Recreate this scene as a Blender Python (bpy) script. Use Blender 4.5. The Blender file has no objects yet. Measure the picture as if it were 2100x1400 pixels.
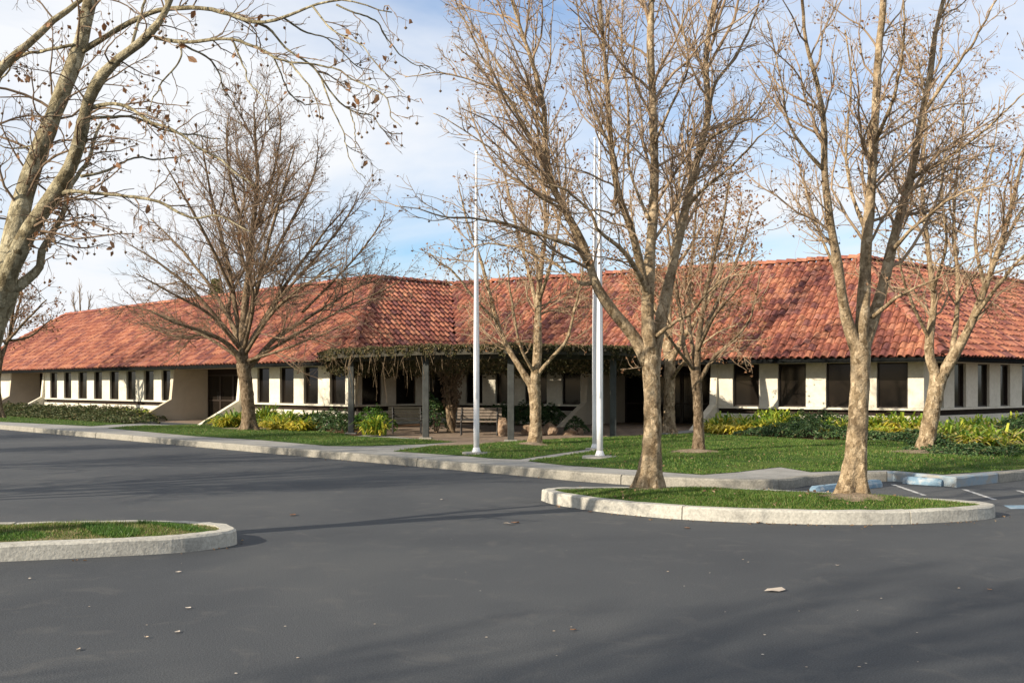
import bpy, math, random
import numpy as np
from mathutils import Vector, Matrix
from mathutils.geometry import delaunay_2d_cdt

C = bpy.context.scene
COL = C.collection
RAD = math.radians

# ------------------------------------------------------------------ camera
H, F = 1.6, 2100.0            # eye height; focal length in photo pixels (photo is 2100 wide)
HZ = 790.0                    # horizon row in the photo
cam_d = bpy.data.cameras.new('camera')
cam = bpy.data.objects.new('camera', cam_d)
COL.objects.link(cam)
cam.location = (0, 0, H)
cam.rotation_euler = (RAD(90), 0, 0)
cam_d.sensor_width = 36.0
cam_d.lens = 36.0
cam_d.shift_y = (HZ - 700) / 2100.0
cam_d.clip_start = 0.05
cam_d.clip_end = 6000
C.camera = cam

# ------------------------------------------------------------------ sun and sky
SUN_EL = RAD(24)
CLOUD = (-6.72, 1.5, 0.0)
TRAVEL = Vector((0.855, 0.52, 0)).normalized()         # way the light travels over the ground
sd = bpy.data.lights.new('sun', 'SUN')
sd.energy = 5.0
sd.angle = RAD(0.53)
sd.color = (1.0, 0.88, 0.72)
sun = bpy.data.objects.new('sun', sd)
COL.objects.link(sun)
dv = Vector((TRAVEL.x * math.cos(SUN_EL), TRAVEL.y * math.cos(SUN_EL), -math.sin(SUN_EL)))
sun.rotation_euler = dv.to_track_quat('-Z', 'Y').to_euler()
sun.location = (-30, -20, 30)

world = bpy.data.worlds.new('World')
C.world = world
world.use_nodes = True
nt = world.node_tree
nt.nodes.clear()
def N(tree, typ, **kw):
    n = tree.nodes.new(typ)
    for k, v in kw.items():
        if k.startswith('i_'):
            n.inputs[k[2:].replace('_', ' ')].default_value = v
        else:
            setattr(n, k, v)
    return n
L = nt.links.new
sky = N(nt, 'ShaderNodeTexSky', sky_type='NISHITA', sun_disc=False)
sky.sun_elevation = SUN_EL
sky.sun_rotation = math.atan2(-TRAVEL.x, -TRAVEL.y)
sky.air_density = 1.0
sky.dust_density = 0.7
sky.ozone_density = 3.5
hs = N(nt, 'ShaderNodeHueSaturation'); hs.inputs['Saturation'].default_value = 1.3; hs.inputs['Value'].default_value = 1.2
L(sky.outputs[0], hs.inputs['Color'])
tc = N(nt, 'ShaderNodeTexCoord')
sep = N(nt, 'ShaderNodeSeparateXYZ')
L(tc.outputs['Generated'], sep.inputs[0])
zc = N(nt, 'ShaderNodeMath', operation='MAXIMUM'); zc.inputs[1].default_value = 0.0
L(sep.outputs['Z'], zc.inputs[0])
za = N(nt, 'ShaderNodeMath', operation='ADD'); za.inputs[1].default_value = 0.16
L(zc.outputs[0], za.inputs[0])
dx = N(nt, 'ShaderNodeMath', operation='DIVIDE'); L(sep.outputs['X'], dx.inputs[0]); L(za.outputs[0], dx.inputs[1])
dy = N(nt, 'ShaderNodeMath', operation='DIVIDE'); L(sep.outputs['Y'], dy.inputs[0]); L(za.outputs[0], dy.inputs[1])
cb = N(nt, 'ShaderNodeCombineXYZ'); L(dx.outputs[0], cb.inputs[0]); L(dy.outputs[0], cb.inputs[1])
cb.inputs[2].default_value = 0.0
mp = N(nt, 'ShaderNodeMapping'); mp.inputs['Location'].default_value = CLOUD
L(cb.outputs[0], mp.inputs['Vector'])
nz = N(nt, 'ShaderNodeTexNoise'); nz.inputs['Scale'].default_value = 0.55; nz.inputs['Detail'].default_value = 7; nz.inputs['Roughness'].default_value = 0.55
nz.inputs['Distortion'].default_value = 0.4
L(mp.outputs[0], nz.inputs['Vector'])
rp = N(nt, 'ShaderNodeValToRGB')
rp.color_ramp.elements[0].position = 0.30; rp.color_ramp.elements[0].color = (0.08, 0.08, 0.08, 1)
rp.color_ramp.elements[1].position = 0.57; rp.color_ramp.elements[1].color = (1, 1, 1, 1)
L(nz.outputs['Fac'], rp.inputs[0])
mx = N(nt, 'ShaderNodeMix', data_type='RGBA')
L(rp.outputs[0], mx.inputs['Factor'])
L(hs.outputs[0], mx.inputs['A'])
mx.inputs['B'].default_value = (6.0, 6.15, 6.4, 1)
bg = N(nt, 'ShaderNodeBackground'); bg.inputs['Strength'].default_value = 0.10
L(mx.outputs['Result'], bg.inputs['Color'])
wo = N(nt, 'ShaderNodeOutputWorld'); L(bg.outputs[0], wo.inputs[0])

C.view_settings.view_transform = 'Standard'
C.view_settings.look = 'None'
C.view_settings.gamma = 1.0
C.view_settings.use_curve_mapping = False
C.view_settings.exposure = 0.66
C.cycles.use_denoising = True
C.cycles.max_bounces = 6
C.render.film_transparent = False

# ------------------------------------------------------------------ materials
def ramp(nt_, fac, stops):
    r = N(nt_, 'ShaderNodeValToRGB')
    cr = r.color_ramp
    while len(cr.elements) < len(stops): cr.elements.new(0.5)
    for e, (p, c) in zip(cr.elements, stops):
        e.position = p; e.color = (*c, 1)
    nt_.links.new(fac, r.inputs[0])
    return r.outputs[0]
def noise(nt_, vec, scale, detail=4, rough=0.55, dist=0.0):
    n = N(nt_, 'ShaderNodeTexNoise')
    n.inputs['Scale'].default_value = scale; n.inputs['Detail'].default_value = detail
    n.inputs['Roughness'].default_value = rough; n.inputs['Distortion'].default_value = dist
    nt_.links.new(vec, n.inputs['Vector'])
    return n.outputs['Fac']
def mixc(nt_, fac, a, b, mode='MIX'):
    m = N(nt_, 'ShaderNodeMix', data_type='RGBA', blend_type=mode)
    if isinstance(fac, (int, float)): m.inputs['Factor'].default_value = fac
    else: nt_.links.new(fac, m.inputs['Factor'])
    for k, v in (('A', a), ('B', b)):
        if isinstance(v, tuple): m.inputs[k].default_value = (*v, 1)
        else: nt_.links.new(v, m.inputs[k])
    return m.outputs['Result']
def newmat(name, rough=0.8, spec=0.3, metal=0.0):
    m = bpy.data.materials.new(name); m.use_nodes = True
    t = m.node_tree
    b = t.nodes['Principled BSDF']
    b.inputs['Roughness'].default_value = rough
    b.inputs['Specular IOR Level'].default_value = spec
    b.inputs['Metallic'].default_value = metal
    pos = N(t, 'ShaderNodeNewGeometry').outputs['Position']
    return m, t, b, pos
def bump(t, b, fac, strength, dist):
    n = N(t, 'ShaderNodeBump'); n.inputs['Strength'].default_value = strength; n.inputs['Distance'].default_value = dist
    t.links.new(fac, n.inputs['Height']); t.links.new(n.outputs[0], b.inputs['Normal'])
def simple(name, stops, scale, rough=0.8, spec=0.3, bscale=None, bstr=0.3, bdist=0.01, detail=5, metal=0.0):
    m, t, b, pos = newmat(name, rough, spec, metal)
    c = ramp(t, noise(t, pos, scale, detail), stops)
    t.links.new(c, b.inputs['Base Color'])
    if bscale: bump(t, b, noise(t, pos, bscale, 4), bstr, bdist)
    return m

M = {}
# asphalt: fine aggregate, broad worn patches, dusty film
m, t, b, pos = newmat('asphalt', 0.85, 0.25)
big = noise(t, pos, 0.22, 4, 0.6, 0.5)
c1 = ramp(t, big, [(0.3, (0.041, 0.0455, 0.051)), (0.5, (0.059, 0.0635, 0.0675)), (0.7, (0.082, 0.085, 0.085))])
fine = noise(t, pos, 90, 3, 0.7)
c2 = ramp(t, fine, [(0.3, (0.55, 0.55, 0.56)), (0.52, (1, 1, 1)), (0.75, (1.65, 1.63, 1.58))])
c3 = mixc(t, 1.0, c1, c2, 'MULTIPLY')
mid = noise(t, pos, 2.2, 6, 0.65, 1.0)
st = ramp(t, mid, [(0.55, (0, 0, 0)), (0.78, (0.55, 0.55, 0.55))])
c4 = mixc(t, st, c3, (0.112, 0.108, 0.100))
t.links.new(c4, b.inputs['Base Color'])
bump(t, b, fine, 0.5, 0.012)
M['asphalt'] = m
m, t, b, pos = newmat('concrete', 0.85, 0.25)
c1 = ramp(t, noise(t, pos, 1.2, 6, 0.65, 0.6), [(0.3, (0.20, 0.195, 0.18)), (0.5, (0.265, 0.26, 0.24)), (0.7, (0.32, 0.31, 0.285))])
c2 = ramp(t, noise(t, pos, 45, 3, 0.6), [(0.3, (0.82, 0.82, 0.82)), (0.7, (1.12, 1.12, 1.12))])
t.links.new(mixc(t, 1.0, c1, c2, 'MULTIPLY'), b.inputs['Base Color'])
bump(t, b, noise(t, pos, 60, 3), 0.3, 0.006)
M['concrete'] = m
m, t, b, pos = newmat('kerb concrete', 0.88, 0.2)
c1 = ramp(t, noise(t, pos, 2.6, 7, 0.7, 0.8), [(0.26, (0.19, 0.18, 0.15)), (0.45, (0.265, 0.25, 0.21)), (0.72, (0.335, 0.315, 0.265))])
c2 = ramp(t, noise(t, pos, 30, 4, 0.7), [(0.32, (0.70, 0.70, 0.70)), (0.6, (1.08, 1.08, 1.08))])
t.links.new(mixc(t, 1.0, c1, c2, 'MULTIPLY'), b.inputs['Base Color'])
bump(t, b, noise(t, pos, 35, 4), 0.5, 0.012)
M['kerb'] = m
m, t, b, pos = newmat('island kerb concrete', 0.88, 0.2)
c1 = ramp(t, noise(t, pos, 1.7, 7, 0.7, 0.8), [(0.26, (0.22, 0.21, 0.185)), (0.45, (0.39, 0.375, 0.325)), (0.72, (0.52, 0.50, 0.43))])
c2 = ramp(t, noise(t, pos, 30, 4, 0.7), [(0.32, (0.72, 0.72, 0.72)), (0.6, (1.06, 1.06, 1.06))])
t.links.new(mixc(t, 1.0, c1, c2, 'MULTIPLY'), b.inputs['Base Color'])
bump(t, b, noise(t, pos, 35, 4), 0.5, 0.012)
M['island_kerb'] = m
M['turf_dry'] = simple('straw and turf', [(0.36, (0.06, 0.085, 0.02)), (0.5, (0.14, 0.125, 0.055)), (0.66, (0.25, 0.20, 0.11))], 5, 0.95, 0.1, 40, 0.9, 0.03)
M['kerb_blue'] = simple('kerb with faded blue paint', [(0.38, (0.28, 0.27, 0.24)), (0.52, (0.24, 0.29, 0.32)), (0.7, (0.20, 0.27, 0.32))], 6, 0.7, bscale=40)
M['blue'] = simple('worn blue paint', [(0.3, (0.12, 0.20, 0.27)), (0.5, (0.18, 0.27, 0.34)), (0.66, (0.36, 0.39, 0.40))], 9, 0.85, bscale=40)
M['white_line'] = simple('worn white road paint', [(0.36, (0.09, 0.09, 0.09)), (0.5, (0.40, 0.40, 0.385)), (0.7, (0.56, 0.56, 0.54))], 9, 0.7)
m, t, b, pos = newmat('lawn turf', 0.95, 0.1)
c1 = ramp(t, noise(t, pos, 0.7, 5, 0.6, 0.4), [(0.3, (0.026, 0.058, 0.012)), (0.5, (0.046, 0.090, 0.016)), (0.7, (0.105, 0.135, 0.032))])
c2 = ramp(t, noise(t, pos, 25, 4, 0.7), [(0.3, (0.6, 0.6, 0.6)), (0.7, (1.3, 1.3, 1.2))])
t.links.new(mixc(t, 1.0, c1, c2, 'MULTIPLY'), b.inputs['Base Color'])
bump(t, b, noise(t, pos, 40, 4), 0.9, 0.04)
M['turf'] = m
M['soil'] = simple('bark mulch', [(0.3, (0.06, 0.035, 0.02)), (0.5, (0.13, 0.075, 0.04)), (0.72, (0.21, 0.135, 0.08))], 9, 0.95, 0.1, 30, 0.8, 0.04)
M['drysoil'] = simple('dry bare soil', [(0.3, (0.16, 0.12, 0.08)), (0.55, (0.26, 0.20, 0.14)), (0.75, (0.34, 0.28, 0.20))], 9, 0.95, 0.1, 30, 0.8, 0.04)
M['paver'] = simple('brown patio paving', [(0.3, (0.17, 0.125, 0.09)), (0.55, (0.26, 0.20, 0.15)), (0.75, (0.33, 0.26, 0.20))], 5, 0.9, 0.15, 30, 0.3, 0.01)
M['terrain'] = simple('dry grass land', [(0.3, (0.07, 0.085, 0.035)), (0.6, (0.13, 0.12, 0.06))], 0.05, 0.95, 0.1)
def foliage(name, stops, rough=0.55, trans=0.25):
    m, t, b, pos = newmat(name, rough, 0.3)
    g = N(t, 'ShaderNodeNewGeometry')
    oi = N(t, 'ShaderNodeObjectInfo')
    ad = N(t, 'ShaderNodeMath', operation='ADD'); t.links.new(g.outputs['Random Per Island'], ad.inputs[0]); t.links.new(oi.outputs['Random'], ad.inputs[1])
    fr = N(t, 'ShaderNodeMath', operation='FRACT'); t.links.new(ad.outputs[0], fr.inputs[0])
    c = ramp(t, fr.outputs[0], stops)
    t.links.new(c, b.inputs['Base Color'])
    tr = N(t, 'ShaderNodeBsdfTranslucent'); t.links.new(c, tr.inputs['Color'])
    ms = N(t, 'ShaderNodeMixShader'); ms.inputs[0].default_value = trans
    t.links.new(b.outputs[0], ms.inputs[1]); t.links.new(tr.outputs[0], ms.inputs[2])
    t.links.new(ms.outputs[0], t.nodes['Material Output'].inputs['Surface'])
    return m
M['blade'] = foliage('grass blades', [(0.0, (0.040, 0.092, 0.012)), (0.45, (0.078, 0.155, 0.021)), (0.8, (0.125, 0.19, 0.034)), (0.93, (0.19, 0.19, 0.06)), (1.0, (0.28, 0.22, 0.10))])
M['blade_dry'] = foliage('patchy grass blades', [(0.0, (0.05, 0.10, 0.012)), (0.4, (0.11, 0.19, 0.022)), (0.65, (0.17, 0.20, 0.05)), (0.85, (0.27, 0.22, 0.10)), (1.0, (0.33, 0.26, 0.14))])
M['strap'] = foliage('green strap leaves', [(0.0, (0.07, 0.16, 0.02)), (0.35, (0.16, 0.27, 0.028)), (0.7, (0.31, 0.39, 0.04)), (1.0, (0.52, 0.51, 0.06))], 0.5, 0.35)
M['strap_yellow'] = foliage('yellowed strap leaves', [(0.0, (0.42, 0.42, 0.04)), (0.5, (0.66, 0.55, 0.05)), (1.0, (0.72, 0.58, 0.12))], 0.5, 0.35)
M['strap_dry'] = foliage('withered strap leaves', [(0.0, (0.30, 0.27, 0.08)), (0.5, (0.45, 0.34, 0.14)), (1.0, (0.50, 0.40, 0.22))])
M['ivy'] = foliage('dark ground cover leaves', [(0.0, (0.025, 0.055, 0.018)), (0.5, (0.048, 0.10, 0.030)), (0.85, (0.085, 0.135, 0.042)), (1.0, (0.14, 0.14, 0.06))], 0.5, 0.15)
M['ivy_olive'] = foliage('olive ground cover leaves', [(0.0, (0.04, 0.06, 0.018)), (0.5, (0.075, 0.095, 0.03)), (0.85, (0.115, 0.12, 0.045)), (1.0, (0.17, 0.12, 0.06))], 0.6, 0.15)
M['shrub'] = foliage('glossy shrub leaves', [(0.0, (0.03, 0.085, 0.015)), (0.5, (0.065, 0.15, 0.022)), (1.0, (0.13, 0.22, 0.035))], 0.45, 0.2)
M['vine'] = foliage('vine leaves in winter', [(0.0, (0.035, 0.036, 0.014)), (0.4, (0.07, 0.068, 0.024)), (0.75, (0.12, 0.095, 0.04)), (1.0, (0.17, 0.115, 0.06))], 0.7, 0.1)
M['cypress'] = foliage('yellow green needles', [(0.0, (0.11, 0.12, 0.04)), (1.0, (0.22, 0.2, 0.08))], 0.7, 0.1)
M['deadleaf'] = foliage('dry brown leaf', [(0.0, (0.20, 0.09, 0.04)), (0.5, (0.30, 0.155, 0.075)), (1.0, (0.38, 0.22, 0.12))], 0.7, 0.3)
M['litter'] = foliage('weathered leaf bits', [(0.0, (0.12, 0.07, 0.04)), (0.6, (0.24, 0.15, 0.08)), (1.0, (0.36, 0.27, 0.17))], 0.8, 0.15)
M['palebits'] = foliage('pale dry leaf', [(0.0, (0.42, 0.33, 0.24)), (1.0, (0.60, 0.54, 0.46))], 0.7, 0.2)
def bark(name, stops, scale, bs, bd):
    m, t, b, pos = newmat(name, 0.9, 0.15)
    f = noise(t, pos, scale, 6, 0.65, 0.6)
    c = ramp(t, f, stops)
    c2 = ramp(t, noise(t, pos, scale * 7, 4, 0.6), [(0.3, (0.72, 0.72, 0.72)), (0.7, (1.18, 1.18, 1.18))])
    mpn = N(t, 'ShaderNodeMapping'); mpn.inputs['Scale'].default_value = (1, 1, .45)
    nd = N(t, 'ShaderNodeTexNoise'); nd.inputs['Scale'].default_value = scale * 1.5; t.links.new(pos, nd.inputs['Vector'])
    vm = N(t, 'ShaderNodeVectorMath', operation='MULTIPLY_ADD'); vm.inputs[1].default_value = (.12, .12, .12)
    t.links.new(nd.outputs['Color'], vm.inputs[0]); t.links.new(pos, vm.inputs[2]); t.links.new(vm.outputs[0], mpn.inputs['Vector'])
    vo = N(t, 'ShaderNodeTexVoronoi'); vo.inputs['Scale'].default_value = scale * 4.2; t.links.new(mpn.outputs[0], vo.inputs['Vector'])
    sp = N(t, 'ShaderNodeSeparateColor'); t.links.new(vo.outputs['Color'], sp.inputs[0])
    pc = ramp(t, sp.outputs[0], [(0.0, (0.48, 0.44, 0.38)), (0.3, (0.84, 0.81, 0.76)), (0.75, (1.02, 1.02, 1.02)), (1.0, (1.42, 1.42, 1.42))])
    cc = mixc(t, 1.0, mixc(t, 1.0, c, c2, 'MULTIPLY'), pc, 'MULTIPLY')
    t.links.new(cc, b.inputs['Base Color'])
    hh = N(t, 'ShaderNodeMath', operation='ADD'); t.links.new(noise(t, pos, scale * 4, 5, 0.65), hh.inputs[0]); t.links.new(sp.outputs[0], hh.inputs[1])
    bump(t, b, hh.outputs[0], bs, bd)
    return m
M['plane_bark'] = bark('mottled plane bark', [(0.30, (0.17, 0.125, 0.078)), (0.43, (0.30, 0.225, 0.14)), (0.55, (0.41, 0.315, 0.20)), (0.72, (0.49, 0.40, 0.27))], 5.0, 1.0, 0.05)
M['olive_bark'] = bark('mottled olive plane bark', [(0.30, (0.15, 0.13, 0.082)), (0.45, (0.28, 0.245, 0.155)), (0.58, (0.39, 0.345, 0.23)), (0.72, (0.47, 0.43, 0.30))], 4.5, 1.0, 0.05)
M['brown_bark'] = bark('brown bark', [(0.30, (0.10, 0.072, 0.045)), (0.5, (0.19, 0.14, 0.09)), (0.72, (0.28, 0.215, 0.145))], 6.0, 0.8, 0.03)
M['twig'] = simple('twigs', [(0.3, (0.22, 0.155, 0.098)), (0.7, (0.38, 0.28, 0.185))], 3, 0.9, 0.1)
M['twig_dark'] = simple('dark twigs', [(0.3, (0.14, 0.098, 0.066)), (0.7, (0.25, 0.18, 0.12))], 3, 0.9, 0.1)
M['twig_pale'] = simple('pale far twigs', [(0.3, (0.26, 0.20, 0.15)), (0.7, (0.36, 0.28, 0.21))], 3, 0.9, 0.1)
# clay tiles
m, t, b, pos = newmat('clay roof tile', 0.85, 0.2)
g = N(t, 'ShaderNodeNewGeometry'); oi = N(t, 'ShaderNodeObjectInfo')
ad = N(t, 'ShaderNodeMath', operation='ADD'); t.links.new(g.outputs['Random Per Island'], ad.inputs[0]); t.links.new(oi.outputs['Random'], ad.inputs[1])
fr = N(t, 'ShaderNodeMath', operation='FRACT'); t.links.new(ad.outputs[0], fr.inputs[0])
cl = ramp(t, fr.outputs[0], [(0.0, (0.16, 0.068, 0.062)), (0.15, (0.215, 0.080, 0.063)), (0.42, (0.295, 0.107, 0.068)), (0.62, (0.35, 0.136, 0.082)), (0.82, (0.42, 0.184, 0.105)), (1.0, (0.35, 0.155, 0.115))])
pt = noise(t, pos, 0.55, 5, 0.6, 0.5)
cl2 = mixc(t, 1.0, cl, ramp(t, pt, [(0.35, (0.74, 0.69, 0.74)), (0.55, (1.0, 1.0, 1.0)), (0.72, (1.16, 1.16, 1.1))]), 'MULTIPLY')
cl3 = mixc(t, 1.0, cl2, ramp(t, noise(t, pos, 14, 4, 0.65), [(0.32, (0.70, 0.68, 0.68)), (0.6, (1.1, 1.1, 1.1))]), 'MULTIPLY')
t.links.new(cl3, b.inputs['Base Color'])
bump(t, b, noise(t, pos, 40, 3), 0.3, 0.01)
M['tile'] = m
M['underlay'] = simple('roof bed mortar', [(0.3, (0.10, 0.035, 0.025)), (0.7, (0.17, 0.06, 0.04))], 4, 0.95, 0.1)
m, t, b, pos = newmat('cream plaster', 0.9, 0.15)
c1 = ramp(t, noise(t, pos, 0.9, 6, 0.65, 0.5), [(0.3, (0.56, 0.52, 0.42)), (0.55, (0.66, 0.62, 0.51)), (0.75, (0.71, 0.675, 0.57))])
c2 = ramp(t, noise(t, pos, 9, 5, 0.7), [(0.3, (0.88, 0.87, 0.85)), (0.6, (1.03, 1.03, 1.03))])
t.links.new(mixc(t, 1.0, c1, c2, 'MULTIPLY'), b.inputs['Base Color'])
bump(t, b, noise(t, pos, 50, 4), 0.25, 0.008)
M['cream'] = m
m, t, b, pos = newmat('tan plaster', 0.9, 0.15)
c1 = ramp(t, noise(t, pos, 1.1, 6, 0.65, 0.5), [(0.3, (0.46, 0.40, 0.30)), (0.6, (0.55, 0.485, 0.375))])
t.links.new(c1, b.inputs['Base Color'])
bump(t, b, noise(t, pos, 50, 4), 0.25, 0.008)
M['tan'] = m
M['fascia'] = simple('dark painted fascia', [(0.3, (0.007, 0.008, 0.008)), (0.7, (0.014, 0.015, 0.015))], 6, 0.9, 0.03)
M['band'] = simple('dark brown and ledge shade', [(0.3, (0.020, 0.014, 0.011)), (0.7, (0.034, 0.024, 0.018))], 6, 0.8, 0.1)
M['frame'] = simple('bronze window frame', [(0.3, (0.022, 0.015, 0.011)), (0.7, (0.034, 0.024, 0.018))], 6, 0.5, 0.3)
m, t, b, pos = newmat('smoked window glass', 0.08, 0.5)
t.links.new(ramp(t, noise(t, pos, 0.8, 3), [(0.35, (0.007, 0.006, 0.005)), (0.65, (0.016, 0.012, 0.009))]), b.inputs['Base Color'])
b.inputs['IOR'].default_value = 1.45; b.inputs['Specular IOR Level'].default_value = 0.22
M['glass'] = m
M['post'] = simple('grey green post paint', [(0.3, (0.042, 0.045, 0.043)), (0.7, (0.070, 0.075, 0.071))], 5, 0.7, 0.2, 20, 0.3)
M['timber'] = simple('weathered dark timber', [(0.3, (0.030, 0.028, 0.021)), (0.7, (0.058, 0.053, 0.040))], 6, 0.85, 0.15, 25, 0.4)
M['bench_wood'] = simple('weathered bench wood', [(0.3, (0.17, 0.135, 0.105)), (0.7, (0.27, 0.225, 0.18))], 8, 0.85, 0.15, 25, 0.4)
M['iron'] = simple('dark iron', [(0.3, (0.02, 0.02, 0.02)), (0.7, (0.045, 0.043, 0.04))], 8, 0.6, 0.4)
M['rock'] = simple('tan boulder', [(0.3, (0.15, 0.095, 0.06)), (0.5, (0.27, 0.185, 0.12)), (0.72, (0.40, 0.30, 0.21))], 9, 0.9, 0.15, 14, 0.9, 0.06)
M['white_metal'] = simple('white painted pole', [(0.3, (0.70, 0.70, 0.70)), (0.7, (0.80, 0.80, 0.80))], 3, 0.35, 0.5)
M['gold'] = simple('gilded ball', [(0.3, (0.5, 0.36, 0.12)), (0.7, (0.6, 0.45, 0.18))], 3, 0.4, 0.5, metal=0.8)

# ------------------------------------------------------------------ mesh helpers
class MB:
    def __init__(s): s.v = []; s.f = []; s.n = 0; s.fm = []
    def add(s, verts, faces, mi=0):
        verts = np.asarray(verts, dtype=np.float64).reshape(-1, 3)
        off = s.n
        s.v.append(verts); s.n += len(verts)
        if isinstance(faces, np.ndarray):
            s.f.append(faces.astype(np.int64) + off); s.fm.append((len(faces), mi))
        else:
            byk = {}
            for f in faces: byk.setdefault(len(f), []).append(f)
            for k, fs in byk.items():
                s.f.append(np.array(fs, dtype=np.int64) + off); s.fm.append((len(fs), mi))
    def box(s, P, a0, a1, b0, b1, c0, c1, mi=0):
        vs = [P(a, b_, c) for a in (a0, a1) for b_ in (b0, b1) for c in (c0, c1)]
        s.add(vs, [(0, 1, 3, 2), (4, 6, 7, 5), (0, 4, 5, 1), (2, 3, 7, 6), (0, 2, 6, 4), (1, 5, 7, 3)], mi)
    def mesh(s, name, mats, smooth=False, origin=(0, 0, 0)):
        me = bpy.data.meshes.new(name)
        v = np.concatenate(s.v) - np.asarray(origin) if s.v else np.zeros((0, 3))
        tot = np.concatenate([np.full(len(f), f.shape[1]) for f in s.f])
        loops = np.concatenate([f.ravel() for f in s.f])
        me.vertices.add(len(v)); me.vertices.foreach_set('co', v.ravel())
        me.loops.add(len(loops)); me.loops.foreach_set('vertex_index', loops.astype(np.int32))
        me.polygons.add(len(tot))
        me.polygons.foreach_set('loop_start', np.concatenate([[0], np.cumsum(tot)[:-1]]).astype(np.int32))
        me.polygons.foreach_set('loop_total', tot.astype(np.int32))
        if not isinstance(mats, (list, tuple)): mats = [mats]
        for m_ in mats: me.materials.append(m_)
        if len(mats) > 1:
            me.polygons.foreach_set('material_index', np.concatenate([np.full(n, mi) for n, mi in s.fm]).astype(np.int32))
        me.polygons.foreach_set('use_smooth', np.full(len(tot), bool(smooth)))
        me.update(calc_edges=True); me.validate()
        return me
    def obj(s, name, mats, parent=None, smooth=False, bevel=None):
        org = tuple(parent_world(parent)) if parent else (0, 0, 0)
        o = bpy.data.objects.new(name, s.mesh(name, mats, smooth, org))
        COL.objects.link(o)
        if parent: o.parent = parent
        if bevel:
            md = o.modifiers.new('bevel', 'BEVEL'); md.width = bevel; md.segments = 2; md.limit_method = 'ANGLE'; md.angle_limit = RAD(40)
        return o
def parent_world(o):
    w = Vector((0, 0, 0))
    while o: w += o.location; o = o.parent
    return w
def tag(o, label=None, cat=None, group=None, kind=None):
    if label: o['label'] = label
    if cat: o['category'] = cat
    if group: o['group'] = group
    if kind: o['kind'] = kind
    return o
def thing(name, loc, label, cat, group=None):
    o = bpy.data.objects.new(name, None); COL.objects.link(o)
    o.empty_display_size = 0.2
    o.location = loc
    return tag(o, label, cat, group)
def copy_tree(o, parent=None):
    c = o.copy(); COL.objects.link(c)
    if parent: c.parent = parent
    for ch in list(o.children): copy_tree(ch, c)
    return c
XYZ = lambda a, b_, c: (a, b_, c)

def smoothstep(a, b_, x):
    t_ = np.clip((np.asarray(x, dtype=float) - a) / (b_ - a), 0, 1); return t_ * t_ * (3 - 2 * t_)
def zg(x, y):    # height of the paved and planted ground (kerb top level, falling a little towards the far left)
    return 0.15 - 0.17 * smoothstep(21, 29, np.asarray(x) + np.asarray(y)) * smoothstep(-5, -11, x)
def px(u, v, Y): return np.array([(u - 1050) / F * Y, Y, H - (v - HZ) / F * Y])
def G(u, v):     # ground point seen at photo pixel (u, v)
    z = 0.15
    for _ in range(12):
        Y = (H - z) * F / (v - HZ); X = (u - 1050) / F * Y
        z = float(zg(X, Y))
    return (X, Y)
def catmull(P, n):
    P = np.asarray(P, dtype=float)
    k = len(P)
    Q = np.vstack([2 * P[0] - P[1], P, 2 * P[-1] - P[-2]])
    tt = np.linspace(0, k - 1, n)
    i = np.clip(tt.astype(int), 0, k - 2); f = (tt - i)[:, None]
    p0, p1, p2, p3 = Q[i], Q[i + 1], Q[i + 2], Q[i + 3]
    return 0.5 * (2 * p1 + (p2 - p0) * f + (2 * p0 - 5 * p1 + 4 * p2 - p3) * f ** 2 + (3 * p1 - p0 - 3 * p2 + p3) * f ** 3)
def in_poly(pts, poly):
    x, y = pts[:, 0], pts[:, 1]; inside = np.zeros(len(pts), bool)
    n = len(poly)
    for i in range(n):
        x0, y0 = poly[i]; x1, y1 = poly[(i + 1) % n]
        if y0 == y1: continue
        cond = ((y0 > y) != (y1 > y)) & (x < (x1 - x0) * (y - y0) / (y1 - y0) + x0)
        inside ^= cond
    return inside
def edge_dist(pts, poly):
    d = np.full(len(pts), 1e9); P = np.asarray(poly)
    for i in range(len(P)):
        a, b_ = P[i], P[(i + 1) % len(P)]
        ab = b_ - a; t_ = np.clip(((pts - a) @ ab) / max(ab @ ab, 1e-9), 0, 1)
        d = np.minimum(d, np.hypot(*(pts - (a + t_[:, None] * ab)).T))
    return d
def sheet(poly, zf, step=None):
    """flat-ish sheet over a polygon, with inner points every `step` m"""
    poly = [tuple(p) for p in poly]
    pts = np.array(poly)
    if step:
        dense = []
        for i in range(len(poly)):
            a, b_ = np.array(poly[i]), np.array(poly[(i + 1) % len(poly)])
            k = max(1, int(np.linalg.norm(b_ - a) / step))
            for j in range(k): dense.append(tuple(a + (b_ - a) * j / k))
        poly = dense
        x0, y0 = pts.min(0); x1, y1 = pts.max(0)
        gx, gy = np.meshgrid(np.arange(x0, x1, step), np.arange(y0, y1, step))
        gp = np.stack([gx.ravel(), gy.ravel()], 1)
        gp = gp[in_poly(gp, poly)]
        if len(gp): gp = gp[edge_dist(gp, poly) > step * 0.5]
    else: gp = np.zeros((0, 2))
    vs = [Vector(p) for p in poly] + [Vector(p) for p in gp]
    n = len(poly)
    r = delaunay_2d_cdt(vs, [(i, (i + 1) % n) for i in range(n)], [], 1, 1e-5)
    V = np.array([(p.x, p.y) for p in r[0]])
    Fc = [tuple(f) for f in r[2]]
    return np.column_stack([V, zf(V[:, 0], V[:, 1])]), Fc
def structure(o): return tag(o, kind='structure')

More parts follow.
